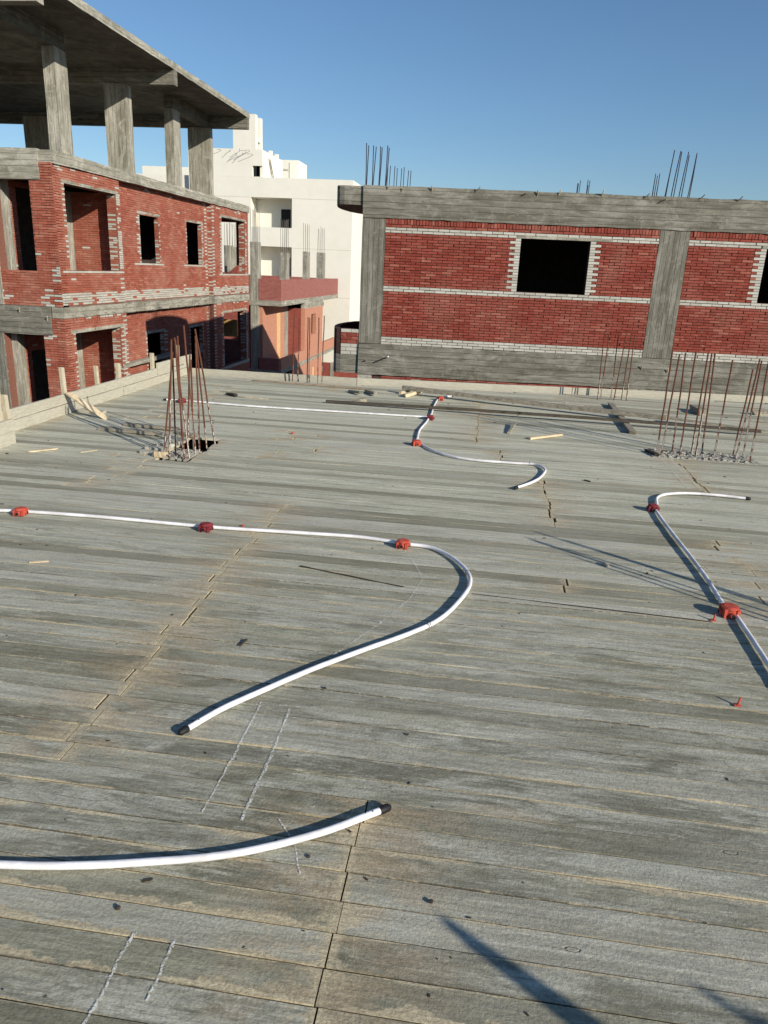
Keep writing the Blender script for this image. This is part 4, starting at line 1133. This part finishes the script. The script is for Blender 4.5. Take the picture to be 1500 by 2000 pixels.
# bent wires and nails below the band
for (y_, l_) in ((16.4, .12), (16.9, .10), (17.5, .15), (17.9, .08), (18.3, .1), (18.9, .13), (19.6, .11), (20.1, .12), (20.6, .1), (21.1, .14), (21.8, .1), (22.4, .12), (23.0, .1), (23.6, .09), (24.1, .12), (24.7, .1), (27.3, .12), (28.0, .1)):
    p = Vector((XW + .03, y_, .40 + ru(-.03, .06)))
    MB().tube([p, p + Vector((.08, -.02, -.02)), p + Vector((.10, -.04 + ru(-.05, .05), -l_))], .006, 5).build('bent_bar', M['rod_far'], h2)
for (x_, z_) in ((-10.45, .45), (-9.8, .30), (-11.0, .34)):
    p = Vector((x_, Ya - .03, z_)); MB().tube([p, p + Vector((.06, -.08, .09))], [.02, .012], 5).build('wood_scrap', M['wood_new'], h2)
# top floor columns, beams and roof
CT = 5.95
def colm(x0, x1, y0, y1):
    o = MB().box(x0, x1, y0, y1, 3.80, CT).build('column', M['conc_vl'], h2); rough_edges(o, .006, .3)
colm(-9.93, -9.65, 17.0, 17.5); colm(-10.27, -9.65, 20.35, 20.62); colm(-9.93, -9.65, 23.3, 23.84); colm(-10.42, -9.65, 26.36, 26.60)
colm(-15.45, -14.65, 25.0, 25.3)
XF = -8.36
o = MB().box(-19.5, XF - .012, 14.412, 26.62, 6.30, 6.45).build('roof_slab', M['soffit'], h2)  # shade-darkened body; the edge stays pale in the fascia
o = MB().box(XF - .0115, XF, 14.4, 26.63, 6.297, 6.46).build('fascia', M['conc_hl'], h2); rough_edges(o, .007, .35)
for bx in ((-9.928, -9.652, 14.7, 26.33), ):
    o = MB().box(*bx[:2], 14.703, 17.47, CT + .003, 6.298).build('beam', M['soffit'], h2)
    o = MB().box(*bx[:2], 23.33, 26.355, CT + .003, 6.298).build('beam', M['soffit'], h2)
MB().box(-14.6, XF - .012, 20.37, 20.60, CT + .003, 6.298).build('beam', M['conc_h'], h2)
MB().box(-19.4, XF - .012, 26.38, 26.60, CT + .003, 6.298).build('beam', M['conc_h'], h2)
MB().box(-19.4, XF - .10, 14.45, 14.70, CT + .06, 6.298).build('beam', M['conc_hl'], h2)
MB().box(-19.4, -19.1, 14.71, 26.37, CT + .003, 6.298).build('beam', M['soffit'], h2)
MB().box(-19.0, XW - 5.5, Ya, Yd, 3.55, 3.78).build('slab', M['conc_h'], h2)
MB().tube([(-9.2, 22.4, 6.45), (-9.2, 22.4, 6.75)], .006, 5).build('starter_bar', M['rod_far'], h2)
# dark heap on the slab edge
# ------------------------------------------------------------------ house 3 (salmon, middle)
h3 = empty('brick_house', 'salmon brick house with brick parapet and bare columns, between the others', 'house', 'unfinished brick houses', loc=(0, 0, 0))
XB = -9.30
tA = FS(0)
def brickbox(x0, x1, y0, y1, z0_, z1_, mt, name='wall'): return MB().box(x0, x1, y0, y1, z0_, z1_).build(name, mt, h3)
brickbox(XB - .12, XB, 34.0, 47.2, .18, 1.10, M['texA'], 'parapet')
brickbox(-10.35, XB - .122, 34.0, 34.12, .18, 1.10, M['texA'], 'parapet')
brickbox(-15.5, XB - .122, 47.05, 47.2, .18, 1.08, M['texA'], 'parapet')
brickbox(-15.5, -15.35, 34.0, 47.0, .18, 1.10, M['texA'], 'parapet')
brickbox(-16.0, -10.75, 34.0, 34.12, .18, 1.26, M['texA'], 'parapet')
brickbox(-15.5, XB + .015, 33.98, 47.22, -.06, .178, M['conc_hl'], 'slab')
brickbox(XB - 3.0, XB - .0, 38.6, 42.9, -.34, -.062, M['conc_hl'], 'beam')
# wall flush with the parapet, with its small ragged window
F3 = frame((XB, 0), (0, 1), (1, 0))
wall(F3, 38.6, 42.9, -2.95, -.342, .2, [(40.1, 41.2, -1.75, -.70)]).build('wall', M['texB'], h3)
F3b = frame((XB, 38.6), (1, 0), (0, -1))
wall(F3b, -.90, -.204, -2.95, -.064, .12, []).build('wall', M['texC'], h3)
F3c = frame((-10.2, 0), (0, 1), (1, 0))
wall(F3c, 34.1, 38.6, -2.95, -.065, .2, []).build('wall', M['texB'], h3)
MB().box(-10.22, -10.18, 37.9, 38.59, -2.95, -.07).build('column', M['conc_vl'], h3)
MB().box(-10.22, -10.185, 36.5, 37.1, -2.9, -.50).build('ochre_panel', M['ochre'], h3)
brickbox(-15.4, -10.42, 38.7, 38.9, -2.95, -.065, M['dark_int'], 'partition')
brickbox(-15.4, -15.2, 34.1, 42.8, -6.5, -.065, M['texC'])
brickbox(-15.2, XB - .21, 42.7, 42.9, -6.5, -.065, M['texC'])
brickbox(-15.2, -10.45, 34.1, 34.3, -6.5, -.065, M['texC'])
# lower balcony and floor
brickbox(XB - .12, XB - .0, 34.0, 38.597, -2.95, -2.42, M['texB'], 'parapet')
brickbox(XB - .12, XB - .0, 42.903, 46.6, -2.95, -2.40, M['texB'], 'parapet')
brickbox(-10.4, XB - .122, 34.0, 34.12, -2.95, -2.42, M['texA'], 'parapet')
brickbox(-15.4, XB + .015, 33.98, 46.62, -3.14, -2.953, M['conc_hl'], 'slab')
wall(F3, 36.2, 42.9, -6.5, -3.143, .2, [(40.45, 41.05, -6.4, -3.55)]).build('wall', M['texB'], h3)
MB().box(XB - .06, XB - .03, 40.47, 41.03, -6.4, -3.56).build('door', M['ochre'], h3)
brickbox(-15.2, XB - .2, 36.2, 36.4, -6.5, -3.143, M['texC'])
# columns rising above the parapet, with bars
def col3(x0, x1, y0, y1, zb, zt, n, bt, lean=0):
    MB().box(x0, x1, y0, y1, zb, zt).build('column', M['conc_vl'], h3)
    for i in range(n):
        f = (i // 2) / max(1, (n - 1) // 2)
        x = x0 + .04 + (x1 - x0 - .08) * f; y_ = y0 + (.05 if i % 2 else (y1 - y0) - .05)
        MB().tube([(x, y_, zt), (x + ru(-.03, .03), y_, zt + (bt - zt) * ru(.9, 1.0))], .010, 5).build('starter_bar', M['rod_pale'], h3)
col3(-10.73, -10.36, 34.0, 34.45, -6.5, 2.66, 10, 4.1)
col3(-10.38, -10.02, 37.7, 38.2, .18, 2.32, 8, 3.9)
col3(-9.86, -9.58, 40.3, 40.8, .18, 2.46, 6, 3.9)
col3(-9.86, -9.46, 43.6, 44.1, .18, 2.5, 6, 3.9)
col3(-12.64, -12.34, 36.0, 36.5, -3.0, 2.50, 6, 3.55)
col3(-12.33, -11.96, 36.2, 36.6, -3.0, 2.45, 6, 3.55)

# ------------------------------------------------------------------ low brick wall far behind
w4 = empty('boundary_wall', 'low dark red brick wall with a concrete pier below the white block', 'wall')
MB().box(-11.5, -9.03, 44.0, 44.2, -6.5, -3.68).build('brickwork', M['texC'], w4)
MB().box(-9.02, -8.81, 43.98, 44.2, -6.5, -3.66).build('pier', M['conc_vl'], w4)
MB().box(-8.80, -6.0, 44.0, 44.2, -6.5, -3.68).build('brickwork', M['texC'], w4)

# ------------------------------------------------------------------ white block
h5 = empty('apartment_block', 'cream rendered apartment block with recessed balconies and a stair tower', 'apartment block', None, loc=(0, 0, 0))
YW = 48.0
FW_ = frame((0, YW), (1, 0), (0, -1))
XE = -8.67
b1 = (-15.05, -12.45, 3.94, 5.65); b2 = (-15.05, -12.45, 1.05, 2.82); b3 = (-15.05, -12.45, -1.95, -.20)
wall(FW_, -19.0, XE, -6.5, 6.78, .25, [b1, b2, b3, (-14.93, -14.29, 6.80, 7.42)]).build('wall', M['white'], h5)
wall(FW_, -19.0, -14.32, 6.783, 8.33, .2, [(-14.93, -14.32, 6.81, 7.42)]).build('wall', M['white'], h5)
for (a, b_, c0, d_) in (b1, b2, b3):
    dp = .93; zf = c0 - 1.0
    MB().box(a - .1, b_ + .1, YW + .255 + dp, YW + .4 + dp, zf, d_ + .4).build('recess_wall', M['white'], h5)
    MB().box(a - .15, a - .003, YW + .252, YW + .252 + dp, zf, d_ + .4).build('recess_wall', M['white'], h5)
    MB().box(b_ + .003, b_ + .15, YW + .252, YW + .252 + dp, zf, d_ + .4).build('recess_wall', M['white'], h5)
    MB().box(a - .14, b_ + .14, YW + .252, YW + .4 + dp, d_ + .003, d_ + .2).build('recess_ceiling', M['white'], h5)
    MB().box(a - .14, b_ + .14, YW + .252, YW + .4 + dp, zf - .1, zf).build('recess_floor', M['white'], h5)
    MB().box(-13.45, -12.83, YW + .235 + dp, YW + .2545 + dp, zf + .05, c0 + 1.15).build('window', M['tape'], h5)
# side and back
FSd = frame((XE, 0), (0, 1), (1, 0))
wall(FSd, YW + .25, YW + 9, -6.5, 6.78, .2, []).build('wall', M['white'], h5)
MB().box(-19, XE - .2, YW + 8.8, YW + 9, -6.5, 6.0).build('wall', M['white'], h5)
MB().box(-19, XE - .2, YW + .26, YW + 8.8, 5.95, 6.1).build('roof', M['white'], h5)
MB().box(-26, -19.003, YW + .3, YW + 9, -6.5, 6.80).build('wing', M['white'], h5)
for z_ in (5.64, 2.77, -.08, -3.0):
    MB().box(-19, -15.10, YW - .006, YW - .001, z_ - .012, z_ + .012).build('render_joint', M['joint'], h5)
    MB().box(-12.40, XE, YW - .006, YW - .001, z_ - .012, z_ + .012).build('render_joint', M['joint'], h5)
# upper block with slanted return, ladder-like bars, low box behind
FSb = frame((-14.317, 0), (0, 1), (1, 0))
wall(FSb, YW + .2, YW + 4.7, 6.1, 8.33, .2, []).build('upper_wall', M['white'], h5)
MB().box(-19, -14.52, YW + 4.5, YW + 4.7, 6.1, 8.33).build('upper_wall', M['white'], h5)
MB().box(-19, -14.52, YW + .21, YW + 4.49, 8.1, 8.2).build('upper_roof', M['white'], h5)
MB().box(-14.95, -14.33, YW + .9, YW + 1.0, 6.7, 7.6).build('recess_wall', M['tape'], h5)
MB().box(-14.5, -14.28, YW + 2.0, YW + 2.2, 8.33, 8.55).build('roof_stub', M['white'], h5)
MB().box(-14.5, -14.28, YW + 3.4, YW + 3.6, 8.33, 8.55).build('roof_stub', M['white'], h5)
# stair tower
MB().box(-16.13, -14.72, YW + .01, YW + .45, 8.333, 10.24).build('tower_wall', M['white'], h5)
MB().box(-16.13, -15.35, YW + .46, YW + 1.05, 8.333, 9.9).build('tower_core', M['white'], h5)
MB().box(-16.13, -14.72, YW + 1.06, YW + 1.46, 8.333, 10.22).build('tower_wall', M['white'], h5)
MB().box(-14.845, -14.72, YW + .453, YW + 1.057, 8.82, 9.0).build('tower_band', M['white'], h5)
# low box behind the upper block
MB().box(-14.78, -13.58, 54.0, 56.5, 6.1, 8.55).build('roof_room', M['white'], h5)
MB().box(-14.2, -14.15, 53.97, 53.995, 6.1, 8.4).build('pipe', M['joint'], h5)
MB().box(-14.78, -14.25, 53.93, 53.995, 7.92, 7.99).build('shelf', M['joint'], h5)
# ladder leaning on the return wall
for k in range(2):
    MB().tube([(-14.22, YW + 2.0 + k * .35, 6.8), (-14.30, YW + 1.35 + k * .3, 8.0)], .03, 5).build('ladder_rail', M['wood_old'], h5)
for k in range(4):
    f = .15 + k * .22
    MB().tube([(-14.22 - .08 * f, YW + 2.0 - .65 * f, 6.8 + 1.2 * f), (-14.22 - .08 * f, YW + 2.35 - .70 * f, 6.8 + 1.2 * f)], .025, 5).build('ladder_rung', M['wood_old'], h5)
# bent bars added to the upper wall to cast thin shadows on it
for (x_, z_, l_) in ((-16.9, 8.2, .4), (-16.3, 8.2, .5), (-15.9, 8.0, .6), (-15.7, 8.2, .7), (-15.5, 8.05, .7), (-15.3, 8.15, .8), (-15.1, 8.2, .75), (-14.9, 8.0, .6)):
    MB().tube([(x_, YW, z_), (x_ + .05, YW - l_ * .4, z_ + .03), (x_ + ru(-.25, .2), YW - l_ * .9, z_ + ru(-.1, .1))], .012, 5).build('bent_bar', M['rod_pale'], h5)
# far roofs behind the left house
sl = MB().box(-27.5, -22.0, 60, 66, -6.5, 8.6).build('distant_house', M['white']); tag(sl, 'distant plain white house glimpsed between the columns of the left house', 'house')
